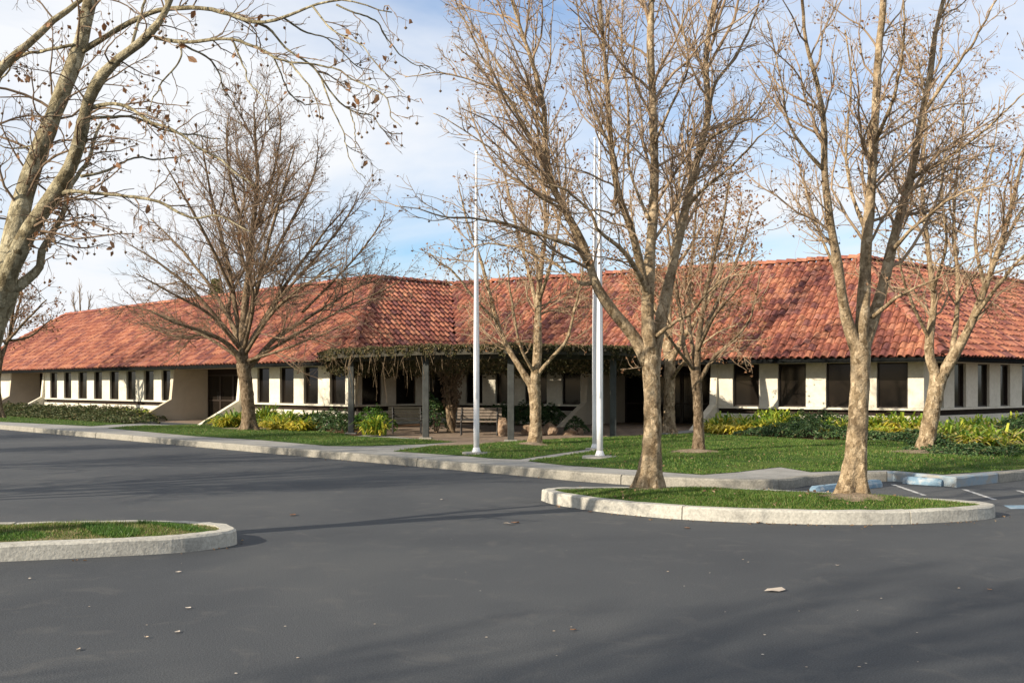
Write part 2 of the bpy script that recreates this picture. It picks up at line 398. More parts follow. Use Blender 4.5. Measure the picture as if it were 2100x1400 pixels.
def tubes(P, R, k, mb, mi=0, cap=False):
    """P (m,n,3) paths, R (m,n) radii -> k-sided tubes"""
    P = np.asarray(P, float); R = np.asarray(R, float)
    if P.ndim == 2: P = P[None]; R = R[None]
    m_, n, _ = P.shape
    T = np.gradient(P, axis=1)
    T /= np.linalg.norm(T, axis=2, keepdims=True) + 1e-12
    mean = P[:, -1] - P[:, 0]; mean /= np.linalg.norm(mean, axis=1, keepdims=True) + 1e-12
    ref = np.where(np.abs(mean[:, 2:3]) > 0.6, np.array([[1.0, 0.17, 0]]), np.array([[0, 0.1, 1.0]]))
    A = np.cross(T, ref[:, None, :]); A /= np.linalg.norm(A, axis=2, keepdims=True) + 1e-12
    B = np.cross(T, A)
    th = np.arange(k) * 2 * np.pi / k
    V = P[:, :, None, :] + R[:, :, None, None] * (A[:, :, None, :] * np.cos(th)[None, None, :, None] + B[:, :, None, :] * np.sin(th)[None, None, :, None])
    idx = np.arange(m_ * n * k).reshape(m_, n, k)
    q = np.stack([idx[:, :-1, :], np.roll(idx, -1, 2)[:, :-1, :], np.roll(idx, -1, 2)[:, 1:, :], idx[:, 1:, :]], -1).reshape(-1, 4)
    mb.add(V.reshape(-1, 3), q[:, ::-1], mi)
    if cap:
        off = mb.n - m_ * n * k
        for j in range(m_):
            for row, rev in ((0, False), (n - 1, True)):
                f = idx[j, row] + off
                mb.f.append((f[::-1] if rev else f)[None, :]); mb.fm.append((1, mi))

# ================================================================== GROUND
mb = MB(); s_ = 1500
mb.add([(-s_, -s_, -0.06), (s_, -s_, -0.06), (s_, s_, -0.06), (-s_, s_, -0.06)], [(0, 1, 2, 3)])
structure(mb.obj('terrain', M['terrain']))
mb = MB()
gx = np.concatenate([np.linspace(-60, -12, 7), np.linspace(-10, 10, 21), np.linspace(12, 60, 7)])
V, Fc = sheet([(-80, -40), (80, -40), (80, 110), (-80, 110)], lambda x, y: np.zeros_like(x), 12)
mb.add(V, Fc)
structure(mb.obj('parking_lot', M['asphalt']))

KERB = [(-62, 80.7), (-18.6, 37.3), (-10, 28.5), (0, 18.3), (1.1, 17.1), (1.9, 16.45), (2.7, 16.0), (3.4, 15.75), (4.0, 15.7), (4.4, 15.95), (4.75, 16.4),
        (5.09, 16.6), (5.74, 17.0), (6.36, 17.1), (6.99, 16.1), (8.45, 17.2), (9.9, 18.4), (14, 21.8), (24, 30), (46, 48)]
def offset_line(P, d):
    P = np.asarray(P, float); T = np.gradient(P, axis=0)
    e = np.diff(P, axis=0); e /= np.linalg.norm(e, axis=1, keepdims=True)
    nrm = np.stack([-e[:, 1], e[:, 0]], 1)
    out = []
    for i in range(len(P)):
        if i == 0: out.append(P[0] + nrm[0] * d)
        elif i == len(P) - 1: out.append(P[-1] + nrm[-1] * d)
        else:
            b_ = nrm[i - 1] + nrm[i]; b_ /= (1 + nrm[i - 1] @ nrm[i])
            out.append(P[i] + b_ * d)
    return np.array(out)
KW = 0.16
kin = offset_line(KERB, KW)
slab = [tuple(p) for p in kin] + [(60, 70), (60, 110), (-62, 110)]
V, Fc = sheet(slab, lambda x, y: zg(x, y) - 0.002, 2.5)
mb = MB(); mb.add(V, Fc)
structure(mb.obj('sidewalk', M['concrete']))

def kerb_run(name, outer, width, zt, mat, closed, seg, parent_kind=True, mats=None, rs=0):
    """kerb of cast lengths with open joints; outer = outer edge walked so that the inside is on the left"""
    root = bpy.data.objects.new(name, None); COL.objects.link(root); tag(root, kind='structure')
    O = np.asarray(outer, float)
    if closed: O = np.vstack([O, O[:1]])
    I = offset_line(O, width)
    if closed:
        t0 = O[1] - O[-2]; t0 /= np.linalg.norm(t0); nn = np.array([-t0[1], t0[0]]); I[0] = I[-1] = O[0] + nn * width
    L_ = np.concatenate([[0], np.cumsum(np.linalg.norm(np.diff(O, axis=0), axis=1))])
    total = L_[-1]; k = max(1, round(total / seg)); cuts = np.linspace(0, total, k + 1)
    def at(A, s): return np.array([np.interp(s, L_, A[:, 0]), np.interp(s, L_, A[:, 1])])
    rng = np.random.RandomState(5 + rs)
    for j in range(k):
        a, b_ = cuts[j] + 0.006, cuts[j + 1] - 0.006
        ss = np.unique(np.concatenate([[a], L_[(L_ > a + .02) & (L_ < b_ - .02)], [b_]]))
        if len(ss) < 8: ss = np.unique(np.concatenate([ss, np.linspace(a, b_, 8)]))
        prof = []; dz = rng.uniform(-0.006, 0.006); do = rng.uniform(-0.008, 0.008)
        for s in ss:
            o_, i_ = at(O, s), at(I, s); u_ = (i_ - o_) / np.linalg.norm(i_ - o_)
            o_ = o_ + u_ * do
            zz = zt(o_[0], o_[1]) + dz + rng.uniform(-.004, .004)
            c = rng.uniform(0.012, 0.03)
            prof.append([(*o_, -0.05), (*(o_ + u_ * 0.012), zz - c), (*(o_ + u_ * (0.014 + c)), zz), (*i_, zz), (*i_, -0.05)])
        A = np.array(prof); n = len(A)
        idx = np.arange(n * 5).reshape(n, 5)
        q = np.stack([idx[:-1, :-1], idx[1:, :-1], idx[1:, 1:], idx[:-1, 1:]], -1).reshape(-1, 4)
        m_ = MB(); m_.add(A.reshape(-1, 3), q); 
        m_.f.append(idx[0][None, :]); m_.fm.append((1, 0)); m_.f.append(idx[-1][::-1][None, :]); m_.fm.append((1, 0))
        mm = mat
        if mats: mm = mats(at(O, (a + b_) / 2)) or mat
        m_.obj('kerb_segment', mm, root)
    return root
kerb_run('kerb', KERB, KW, lambda x, y: float(zg(x, y)) + 0.006, M['kerb'], False, 2.6, mats=lambda p: M['kerb_blue'] if p[0] > 5.3 and p[0] < 7.2 else None)

ISL_L = catmull([(-10.5, 7.85), (-8.5, 8.25), (-6.5, 8.75), (-4.65, 9.3), (-3.7, 9.6), (-3.2, 9.8), (-2.9, 10.05), (-2.78, 10.32), (-2.88, 10.62), (-3.12, 10.85), (-3.5, 10.99), (-4.0, 11.05), (-4.6, 11.0), (-5.4, 10.85), (-7, 10.45), (-8.6, 10.0), (-10.6, 9.4)], 60)
ISL_R = catmull([(0.40, 14.25), (0.52, 13.85), (0.72, 13.5), (1.22, 12.85), (2.03, 12.22), (3.1, 11.86), (4.2, 11.76), (5.16, 12.0), (5.72, 12.28), (5.93, 12.58), (5.80, 12.9), (5.3, 13.3), (4.5, 13.85), (3.5, 14.35), (2.6, 14.62), (1.7, 14.68), (1.0, 14.65), (0.55, 14.52), (0.40, 14.25)], 72)[:-1]
kerb_run('island_kerb', ISL_L, 0.17, lambda x, y: 0.155, M['island_kerb'], False, 2.75, rs=3)
kerb_run('island_kerb', ISL_R, 0.17, lambda x, y: 0.155, M['island_kerb'], True, 2.9, rs=9)
def lawn(name, poly, base, mound, step, soft=1.2, mat='turf'):
    pa = np.asarray(poly)
    def zf(x, y):
        d = edge_dist(np.stack([x, y], 1), pa)
        return base(x, y) + mound * smoothstep(0, soft, d) + 0.006 * np.sin(x * 5.1 + y * 3.7) * smoothstep(0, .3, d)
    V, Fc = sheet(poly, zf, step)
    mb = MB(); mb.add(V, Fc)
    o = mb.obj(name, M[mat], smooth=True); structure(o)
    return zf
def grass(poly, zf, n, h, w, seed, mat, lab, keep=None):
    rng = np.random.RandomState(seed); pa = np.asarray(poly)
    x0, y0 = pa.min(0); x1, y1 = pa.max(0)
    pts = np.zeros((0, 2))
    while len(pts) < n:
        p = np.stack([rng.uniform(x0, x1, n), rng.uniform(y0, y1, n)], 1)
        p = p[in_poly(p, pa)]
        if keep is not None: p = p[keep(p, rng)]
        pts = np.vstack([pts, p])
    pts = pts[:n]
    z = zf(pts[:, 0], pts[:, 1])
    # tufts: height follows a low wave field
    f = 0.65 + 0.35 * np.sin(pts[:, 0] * 2.3 + 1.1 * np.sin(pts[:, 1] * 1.7)) * np.sin(pts[:, 1] * 2.9 + pts[:, 0])
    hh = h * rng.uniform(.5, 1.3, n) * f
    a = rng.uniform(0, 2 * np.pi, n); la = rng.uniform(0, 2 * np.pi, n); ll = rng.uniform(.1, .9, n) * hh
    wv = np.stack([np.cos(a), np.sin(a), 0 * a], 1) * (w * rng.uniform(.6, 1.3, n))[:, None]
    B = np.column_stack([pts, z - 0.004])
    T = B + np.column_stack([np.cos(la) * ll, np.sin(la) * ll, hh])
    V = np.stack([B - wv, B + wv, T], 1).reshape(-1, 3)
    mb = MB(); mb.add(V, np.arange(3 * n).reshape(n, 3))
    tag(mb.obj('grass', M[mat]), lab, 'grass', kind='stuff')
flat = lambda z: (lambda x, y: np.full_like(np.asarray(x, float), z))
il = offset_line(ISL_L, 0.165)
zf = lawn('island_lawn', [tuple(p) for p in il], flat(0.135), 0.03, 0.25, 0.5, 'turf_dry')
pl = [tuple(p) for p in il]
vis = lambda p, r: (p[:, 0] > -6.2)
grass(pl, zf, 7000, 0.075, 0.005, 41, 'shrub', 'taller bright green grass tufts inside the small left kerbed island', lambda p, r: (p[:, 0] > -6.2) & (np.sin(p[:, 0] * 4.1 + 1.3 * np.sin(p[:, 1] * 3)) * np.sin(p[:, 1] * 5.3 + p[:, 0] * 2) > .45))
grass(pl, zf, 20000, 0.05, 0.0045, 1, 'blade_dry', 'patchy green and straw grass inside the small left kerbed island', vis)
O_ = np.vstack([ISL_R, ISL_R[:1]])
ir = offset_line(O_, 0.165)[:-1]
zf = ZF_R = lawn('island_lawn', [tuple(p) for p in ir], flat(0.135), 0.07, 0.3, 0.9)
pl = [tuple(p) for p in ir]
grass(pl, zf, 42000, 0.05, 0.006, 2, 'blade', 'short green grass inside the right kerbed island', lambda p, r: r.rand(len(p)) < np.where(p[:, 0] > 4.9, .45, 1.0))
grass(pl, zf, 6000, 0.045, 0.006, 12, 'blade_dry', 'straw coloured grass mixed into the right kerbed island', lambda p, r: (p[:, 0] > 4.2) | (np.sin(p[:, 0] * 3 + p[:, 1] * 4) > .6))
LA = [G(*p) for p in [(-190, 848), (-160, 857), (0, 864.5), (187, 873.5), (310, 865), (262, 859), (140, 856), (0, 852)]]
LB = [G(*p) for p in [(221, 877.5), (400, 894), (536, 902), (671, 914), (760, 914.5), (870, 910.5), (937, 905.5), (880, 901.5), (790, 897), (725, 894), (707, 889.5), (650, 883), (603, 878), (540, 875), (480, 872), (405, 869), (307, 872)]]
LC = [G(*p) for p in [(806, 925), (876, 914.5), (952, 913.5), (1013, 908), (1074, 904), (1140, 900), (1196, 897.5), (1260, 896), (1330, 892), (1385, 890), (1440, 887), (1500, 893), (1600, 897), (1700, 904), (1800, 905), (1900, 908), (2060, 911), (2200, 903), (2330, 900),
       (2330, 940), (2200, 951), (2100, 961.5)]] + [(7.0, 16.65), (6.4, 17.55), (5.74, 17.4), (5.0, 17.15)] + [G(*p) for p in [(1600, 957.5), (1575, 960), (1510, 968), (1440, 973), (1380, 969), (1303, 963), (1160, 954), (1082, 945), (1150, 934.5), (1224, 923.5), (1215, 919.5), (1140, 930.5), (1066, 941.5), (1013, 940), (952, 934.5)]]
for nm, P, k, sd_, lab, md in (('lawn', LA, 14000, 21, 'far green lawn strip beside the ivy bed left of the buttressed doorway', .03), ('lawn', LB, 26000, 22, 'green lawn strip between the sidewalk and the shrub bed on the left', .05), ('lawn', LC, 95000, 23, 'wide green lawn round the flagpoles in front of the right wing', .10)):
    zf = lawn(nm, P, lambda x, y: zg(x, y) + 0.004, md, 0.6, 2.2)
    grass(P, zf, k, 0.05, 0.009, sd_, 'blade', lab, (lambda p, r: (np.abs(p[:, 0]) < p[:, 1] * .55)))
LAWN_C = zf

# painted lines and blue patch on the asphalt
def paint(name, pts, mat, lab, cat, grp=None):
    mb = MB(); mb.add([(x, y, 0.004) for x, y in pts], [tuple(range(len(pts)))])
    return tag(mb.obj(name, mat), lab, cat, grp, 'structure')
def stripe(a, b_, w, lab):
    a, b_ = np.array(a), np.array(b_); d = (b_ - a) / np.linalg.norm(b_ - a); n = np.array([-d[1], d[0]]) * w / 2
    paint('parking_line', [tuple(a - n), tuple(b_ - n), tuple(b_ + n), tuple(a + n)], M['white_line'], None, None)
stripe((6.15, 16.55), (6.0, 14.9), .07, '')
stripe((6.95, 15.75), (6.75, 14.3), .07, '')
stripe((7.7, 15.6), (7.45, 13.9), .07, '')
stripe((8.6, 15.9), (8.3, 14.0), .07, '')
stripe((4.62, 15.55), (5.0, 15.2), .08, '')
paint('painted_patch', [(6.45, 13.25), (8.2, 13.35), (8.3, 13.75), (6.55, 13.65)], M['blue'], None, None)

# ================================================================== BUILDING
E1 = np.array([-5.66, 35.5]); E2 = np.array([-2.05, 39.11]); E3 = np.array([12.59, 29.82])
d1 = np.array([.7071, -.7071]); E0 = E1 - d1 * 41.5
d2 = (E2 - E1) / np.linalg.norm(E2 - E1); d3 = (E3 - E2) / np.linalg.norm(E3 - E2)
d4 = np.array([.755, .656]); d4 /= np.linalg.norm(d4); E4 = E3 + d4 * 30
inn = lambda d: np.array([-d[1], d[0]])
def corner(n1, n2): return np.linalg.solve(np.array([n1, n2]), np.ones(2))
a1, a2, a3 = corner(inn(d1), inn(d2)), corner(inn(d2), inn(d3)), corner(inn(d3), inn(d4))
a0, a4 = inn(d1), inn(d4)
D, OH, ZE, TAN = 4.8, 1.0, 2.5, 0.735
ZR = ZE + TAN * D
Es = [E0, E1, E2, E3, E4]; As = [a0, a1, a2, a3, a4]
Rs = [e + a * D for e, a in zip(Es, As)]; Bs = [e + a * 2 * D for e, a in zip(Es, As)]
Rs[0] = Rs[0] + d1 * D; Rs[4] = Rs[4] - d4 * D
Ws = [e + a * OH for e, a in zip(Es, As)]
Ws[0] = Ws[0] + d1 * OH
bld = thing('office_building', (0, 38, 0), 'long low cream office building with red clay tile roof and dark windows', 'building')
p3 = lambda p, z: (p[0], p[1], z)
mb = MB()
zb = -0.045
for i in range(4):
    mb.add([p3(Es[i], ZE + zb), p3(Es[i + 1], ZE + zb), p3(Rs[i + 1], ZR + zb), p3(Rs[i], ZR + zb)], [(0, 1, 2, 3)])
    mb.add([p3(Bs[i], ZE + zb), p3(Rs[i], ZR + zb), p3(Rs[i + 1], ZR + zb), p3(Bs[i + 1], ZE + zb)], [(0, 1, 2, 3)])
mb.add([p3(E0, ZE + zb), p3(Rs[0], ZR + zb), p3(Bs[0], ZE + zb)], [(0, 1, 2)])
mb.add([p3(E4, ZE + zb), p3(Bs[4], ZE + zb), p3(Rs[4], ZR + zb)], [(0, 1, 2)])
roof = mb.obj('roof', M['underlay'], bld)
# one clay tile: rounded roll beside a shallow pan; local x across, y up the slope, z out of the roof
TW, TL, TE = 0.25, 0.44, 0.355
def tile_mesh():
    xs = np.array([-.125, -.115, -.075, -.02, .035, .075, .10, .125]); zs = np.array([.004, .018, .062, .080, .060, .016, .0, .004])
    vs = []
    for y, lift, th in ((0, .034, 0), (TL, 0.0, 0)):
        for x, z in zip(xs, zs): vs.append((x * (1.0 if y == 0 else .93), y, z * (1.0 if y == 0 else .86) + lift))
    n = len(xs)
    fs = [(i, i + 1, n + i + 1, n + i) for i in range(n - 1)]
    for x, z in zip(xs, zs): vs.append((x, 0.002, z + .034 - .026))
    fs += [(2 * n + i, 2 * n + i + 1, i + 1, i) for i in range(n - 1)]
    return np.array(vs), fs
TV, TF = tile_mesh()
tm = MB(); tm.add(TV, TF)
TILE_ME = tm.mesh('tile', M['tile'])
rng = np.random.RandomState(11)
mats4 = []
def roof_tiles(A, B, RA, RB, dirv):
    """tiles over the slope with eave A-B and ridge RA-RB"""
    dirv = np.asarray(dirv); n_in = inn(dirv)
    c = 1 / math.sqrt(1 + TAN * TAN); up = np.array([n_in[0] * c, n_in[1] * c, TAN * c])
    x3 = np.array([dirv[0], dirv[1], 0]); nz3 = np.cross(x3, up)
    LS = D / c
    sA = 0; sB = (B - A) @ dirv; rA = (RA - A) @ dirv; rB = (RB - A) @ dirv
    nrow = int(LS / TE) + 1
    for r in range(nrow):
        y0 = -0.07 + r * TE
        f = max(0, min(1, (y0 + TE * .5) / LS))
        lo, hi = sA + (rA - sA) * f, sB + (rB - sB) * f
        k0, k1 = math.floor(min(lo, 0) / TW) - 1, math.ceil(max(hi, sB) / TW) + 1
        for k in range(k0, k1):
            s = (k + .5) * TW
            if s < lo - .04 or s > hi + .04: continue
            if y0 > LS - .15: continue
            s2 = s + rng.normal(0, .008); y2 = y0 + rng.normal(0, .014)
            o3 = np.array([A[0], A[1], ZE]) + x3 * s2 + up * y2 + nz3 * (-0.03 + rng.normal(0, .005))
            tl = rng.normal(0, .022)
            xx = x3 * math.cos(tl) + up * math.sin(tl); yy = up * math.cos(tl) - x3 * math.sin(tl)
            mats4.append((o3, xx, yy, nz3))
for i, dd in enumerate((d1, d2, d3, d4)): roof_tiles(Es[i], Es[i + 1], Rs[i], Rs[i + 1], dd)
O3 = np.array([m_[0] for m_ in mats4]); U = 1050 + F * O3[:, 0] / O3[:, 1]
dist = np.where((U > 0) & (U < 2100), np.linalg.norm(O3 - np.array([0, 0, H]), axis=1), 1e6)
order = np.argsort(dist)
RL = np.array(parent_world(roof))
for j in order[:300]:
    o3, xx, yy, zz = mats4[j]
    o = bpy.data.objects.new('tile', TILE_ME); COL.objects.link(o); o.parent = roof
    mw = Matrix(((xx[0], yy[0], zz[0], o3[0] - RL[0]), (xx[1], yy[1], zz[1], o3[1] - RL[1]), (xx[2], yy[2], zz[2], o3[2] - RL[2]), (0, 0, 0, 1)))
    o.matrix_local = mw
rest = order[300:]
X = np.array([mats4[j][1] for j in rest]); Y_ = np.array([mats4[j][2] for j in rest]); Z_ = np.array([mats4[j][3] for j in rest]); Op = O3[rest]
V = Op[:, None, :] + TV[None, :, 0:1] * X[:, None, :] + TV[None, :, 1:2] * Y_[:, None, :] + TV[None, :, 2:3] * Z_[:, None, :]
nb = len(TV); FF = np.array(TF)
mb = MB(); mb.add(V.reshape(-1, 3), (np.arange(len(rest))[:, None, None] * nb + FF[None]).reshape(-1, 4))
tag(mb.obj('clay_tiles', M['tile'], roof), kind='stuff')
# ridge and hip caps
mb = MB(); 
def caps(a, b_, r=.13):
    a, b_ = np.array(a), np.array(b_); d = b_ - a; Ln = np.linalg.norm(d); d /= Ln
    side = np.cross(d, (0, 0, 1)); side /= np.linalg.norm(side); upv = np.cross(side, d)
    k = int(Ln / .36)
    th = np.linspace(-.1, math.pi + .1, 7)
    for j in range(k):
        p0 = a + d * (j * Ln / k); p1 = a + d * ((j + 1.15) * Ln / k)
        jit = rng.normal(0, .008, 3)
        rows = [[p + jit + side * math.cos(t_) * rr + upv * (math.sin(t_) * rr * .9 + .02 + lf) for t_ in th] for p, rr, lf in ((p0, r * 1.1, .03), (p1, r * .92, 0))]
        V = np.array(rows).reshape(-1, 3); n = len(th)
        mb.add(V, [(i + 1, i, n + i, n + i + 1) for i in range(n - 1)] + [tuple(range(n))])
for i in range(4): caps(p3(Rs[i], ZR), p3(Rs[i + 1], ZR))
for i in (1, 3): caps(p3(Es[i], ZE), p3(Rs[i], ZR), .12)
caps(p3(E0, ZE), p3(Rs[0], ZR)); caps(p3(Bs[0], ZE), p3(Rs[0], ZR))
tag(mb.obj('ridge_tiles', M['tile'], roof), kind='stuff')
# soffit and fascia
mb = MB()
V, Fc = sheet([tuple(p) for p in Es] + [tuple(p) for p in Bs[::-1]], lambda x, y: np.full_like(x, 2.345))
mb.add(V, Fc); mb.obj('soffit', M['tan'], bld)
def strip(mb, P, n0, n1, z0, z1, mi=0):
    a = offset_line(P, n0); c = offset_line(P, n1)
    for i in range(len(P) - 1):
        vs = [p3(a[i], z0), p3(a[i + 1], z0), p3(a[i + 1], z1), p3(a[i], z1), p3(c[i], z0), p3(c[i + 1], z0), p3(c[i + 1], z1), p3(c[i], z1)]
        fs = [(0, 1, 2, 3), (5, 4, 7, 6), (3, 2, 6, 7), (1, 0, 4, 5)]
        if i == 0: fs.append((4, 0, 3, 7))
        if i == len(P) - 2: fs.append((1, 5, 6, 2))
        mb.add(vs, fs, mi)
ring = np.array([Bs[0], E0, E1, E2, E3, E4, Bs[4]])
for i in range(len(ring) - 1):
    mb = MB(); e = ring[i + 1] - ring[i]
    sub = ring[max(0, i - 1):i + 3]
    a = offset_line(ring, .03); c = offset_line(ring, .09)
    vs = [p3(a[i], 2.305), p3(a[i + 1], 2.305), p3(a[i + 1], 2.47), p3(a[i], 2.47), p3(c[i], 2.305), p3(c[i + 1], 2.305), p3(c[i + 1], 2.47), p3(c[i], 2.47)]
    mb.add(vs, [(0, 1, 2, 3), (5, 4, 7, 6), (3, 2, 6, 7), (1, 0, 4, 5), (4, 0, 3, 7), (1, 5, 6, 2)])
    mb.obj('fascia', M['fascia'], bld)
# back and end walls (out of sight from the lot, close the shell)
mb = MB()
bw = [b_ - a * OH for b_, a in zip(Bs, As)]
bw[0] = bw[0] + d1 * OH; bw[4] = bw[4] - d4 * OH
wl = np.array([Ws[4] - d4 * OH] + bw[::-1] + [Ws[0]])
strip(mb, wl, 0.0, 0.25, -0.3, 2.345)
mb.obj('back_wall', M['cream'], bld)

ZS, ZT = 0.90, 2.305
def facade(A, B, wins, ents, zs=ZS):
    d = (B - A) / np.linalg.norm(B - A); n_out = -inn(d); Ltot = np.linalg.norm(B - A)
    def P(s, n, z): q = A + d * s + n_out * n; return (q[0], q[1], z)
    def S(u):
        r = (u - 1050) / F
        return (r * A[1] - A[0]) / (d[0] - r * d[1])
    wn = [(S(a), S(b_)) for a, b_ in wins]; en = [(S(a), S(b_), dep, kind) for a, b_, dep, kind in ents]
    blocks = sorted([(a, b_, 'w') for a, b_ in wn] + [(a, b_, 'e') for a, b_, _, _ in en])
    # stretches between entrances
    runs = []; s = 0
    for a, b_, *_r in sorted(en): runs.append((s, a)); s = b_
    runs.append((s, Ltot))
    for r0, r1 in runs:
        if r1 - r0 < .05: continue
        mb = MB()
        mb.box(P, r0, r1, -.30, .055, -.35, .66); mb.obj('plinth', M['cream'], bld, bevel=.012)
        mb = MB(); mb.box(P, r0, r1, -.30, -.13, .66, .83); mb.obj('ledge_recess', M['band'], bld)  # recess below the sill; sill shadow put into its dark brown colour
        mb = MB(); mb.box(P, r0, r1, -.27, .035, .83, zs); mb.obj('sill', M['cream'], bld, bevel=.008)
        mb = MB(); mb.box(P, r0, r1, -.27, -.004, ZT, 2.343); mb.obj('lintel', M['cream'], bld)
        ins = [(a, b_) for a, b_ in wn if a >= r0 - .01 and b_ <= r1 + .01]
        s = r0
        for a, b_ in ins + [(r1, r1)]:
            if a - s > .03:
                mb = MB(); mb.box(P, s, a, -.27, 0.0, zs + .001, ZT - .001); mb.obj('pier', M['cream'], bld, bevel=.012)
            s = b_
        for a, b_ in ins:
            mb = MB(); w = .045
            mb.box(P, a + .002, a + w, -.19, -.09, zs + .002, ZT - .002); mb.box(P, b_ - w, b_ - .002, -.19, -.09, zs + .002, ZT - .002)
            mb.box(P, a + w, b_ - w, -.185, -.095, zs + .002, zs + w); mb.box(P, a + w, b_ - w, -.185, -.095, ZT - w, ZT - .002)
            fr_ = mb.obj('window', M['frame'], bld)
            tl = rng.normal(0, .004)
            m2 = MB(); m2.add([P(a + w, -.14 + tl, zs + w), P(b_ - w, -.14 - tl, zs + w), P(b_ - w, -.14 - tl, ZT - w), P(a + w, -.14 + tl, ZT - w)], [(0, 1, 2, 3)])
            m2.obj('pane', M['glass'], fr_)
            m2 = MB(); m2.box(P, a + .002, b_ - .002, -.27, -.24, zs + .002, ZT - .002); m2.obj('blind', M['band'], fr_)
    for a, b_, dep, kind in en:
        th = .24
        for s0, s1, side in ((a, a + th, 0), (b_ - th, b_, 1)):
            prof = [(-dep, -.3), (-dep, 2.34), (.02, 2.34), (.16, .97), (1.95, zgl(P, s0)), (1.95, -.3)]
            n = len(prof)
            vs = [P(s0, q, z) for q, z in prof] + [P(s1, q, z) for q, z in prof]
            mb = MB(); mb.add(vs, [tuple(range(n))[::-1], tuple(range(n, 2 * n))] + [(i, (i + 1) % n, n + (i + 1) % n, n + i) for i in range(n)])
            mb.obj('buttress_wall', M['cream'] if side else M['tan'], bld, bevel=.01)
        m2 = MB(); m2.box(P, a + th, b_ - th, -dep - .2, -dep + .0, 2.1, 2.34); m2.obj('door_header', M['band'], bld)
        w = b_ - a - 2 * th; nd = max(1, round(w / 1.05)); dw = w / nd
        for j in range(nd):
            q0, q1 = a + th + dw * j, a + th + dw * (j + 1)
            mb = MB(); f = .07
            mb.box(P, q0 + .004, q0 + f, -dep - .06, -dep + .0, .0, 2.098); mb.box(P, q1 - f, q1 - .004, -dep - .06, -dep + .0, .0, 2.098)
            mb.box(P, q0 + f, q1 - f, -dep - .055, -dep - .005, .0, .2); mb.box(P, q0 + f, q1 - f, -dep - .055, -dep - .005, 2.02, 2.098)
            mb.box(P, q0 + f, q1 - f, -dep - .055, -dep - .005, .88, .95)
            dr = mb.obj('door', M['frame'], bld)
            m2 = MB(); m2.add([P(q0 + f, -dep - .03, .2), P(q1 - f, -dep - .03, .2), P(q1 - f, -dep - .03, 2.02), P(q0 + f, -dep - .03, 2.02)], [(0, 1, 2, 3)])
            m2.obj('pane', M['glass'], dr)
            m2 = MB(); hx = q1 - .1 if j % 2 == 0 else q0 + .1
            tubes(np.array([P(hx, -dep + .05, .95), P(hx, -dep + .05, 1.3)]), np.array([.014, .014]), 6, m2, cap=True); m2.obj('handle', M['iron'], dr)
        zf_ = zgl(P, a) + .012
        m2 = MB(); m2.box(P, a + th, b_ - th, -dep, 1.2, -.2, zf_); m2.obj('threshold', M['paver'], bld)
    return P, S
def zgl(P, s): q = P(s, 1.5, 0); return float(zg(q[0], q[1])) + .01
P1, S1 = facade(Ws[0], Ws[1], [(102.7, 117), (131, 146), (160.5, 178), (192.5, 209), (225, 243), (259, 278), (295, 315), (331, 349), (527.6, 552), (573.7, 602), (622.6, 652), (676, 708)],
                [(22, 92, 1.6, 'd'), (353, 497, 1.65, 'd')])
P2, S2 = facade(Ws[1], Ws[2], [(743, 784), (812.6, 854), (882, 918)], [])
P3, S3 = facade(Ws[2], Ws[3], [(955, 989), (1016, 1050), (1076, 1121), (1152, 1190), (1502.7, 1556.6), (1595, 1652.5), (1693.7, 1752), (1798, 1861.6)], [(1195, 1472, 3.0, 'd')])
P4, S4 = facade(Ws[3], Ws[4] - d4 * OH, [(1912, 1936), (1957.6, 1981.6), (2005.6, 2029.6), (2052, 2072), (2096, 2116), (2138, 2157)], [])

# ================================================================== BEDS and PATIO
def bed(name, poly, mat, lift, step=1.0):
    V, Fc = sheet(poly, lambda x, y: zg(x, y) + lift, step)
    mb = MB(); mb.add(V, Fc); structure(mb.obj(name, M[mat]))
wo = lambda P, s, n: P(s, n, 0)[:2]
bed('patio', [G(885, 902), G(937, 906), G(876, 914), G(952, 913), G(1013, 907.5), G(1074, 903.5), G(1196, 897), G(1330, 891.5), wo(P3, S3(1450), 1.6), wo(P3, S3(1450), .1), wo(P3, S3(1210), .1), wo(P3, S3(1195), 1.5), wo(P3, S3(1000), 1.3), wo(P2, S2(900), 1.2), (-4.9, 33.4), (-4.2, 30.6)], 'paver', .006)
bed('mulch_bed', [G(405, 869), G(480, 872), G(540, 875), G(603, 878), G(650, 883), G(707, 889.5), G(725, 894), (-4.3, 30.4), (-4.9, 33.4), wo(P2, S2(900), 1.2), wo(P3, S3(1000), 1.3), wo(P3, S3(1195), 1.5), wo(P3, S3(1195), .1), wo(P3, .5, .1), wo(P2, 2, .1), wo(P1, S1(712), .1), wo(P1, S1(497), .1), wo(P1, S1(497), 1.9)], 'soil', .012)
bed('mulch_bed', [G(262, 859.5), G(140, 856.5), G(0, 852.5), G(-150, 846), wo(P1, S1(-60), .1), wo(P1, S1(352), .1), wo(P1, S1(352), 1.9)], 'soil', .012)
bed('mulch_bed', [G(1440, 887), G(1500, 893), G(1600, 897), G(1700, 904), G(1800, 905), G(1900, 908), G(2060, 911), G(2200, 903), G(2330, 900), wo(P4, 12, .1), wo(P4, 0.3, .1), wo(P3, S3(1880), .1), wo(P3, S3(1474), .1), wo(P3, S3(1474), 1.9)], 'soil', .012)
# concrete pads for the flagpoles
def pad(x, y, r, zf=.02):
    mb = MB(); th = np.linspace(0, 2 * np.pi, 21)[:-1]
    z = float(LAWN_C(np.array([x]), np.array([y]))[0]) + zf
    vs = [(x + r * math.cos(t_), y + r * math.sin(t_), z) for t_ in th] + [(x + (r + .01) * math.cos(t_), y + (r + .01) * math.sin(t_), 0) for t_ in th]
    mb.add(vs, [tuple(range(20))] + [(i, 20 + i, 20 + (i + 1) % 20, (i + 1) % 20) for i in range(20)])
    structure(mb.obj('pole_footing', M['concrete'])); return z

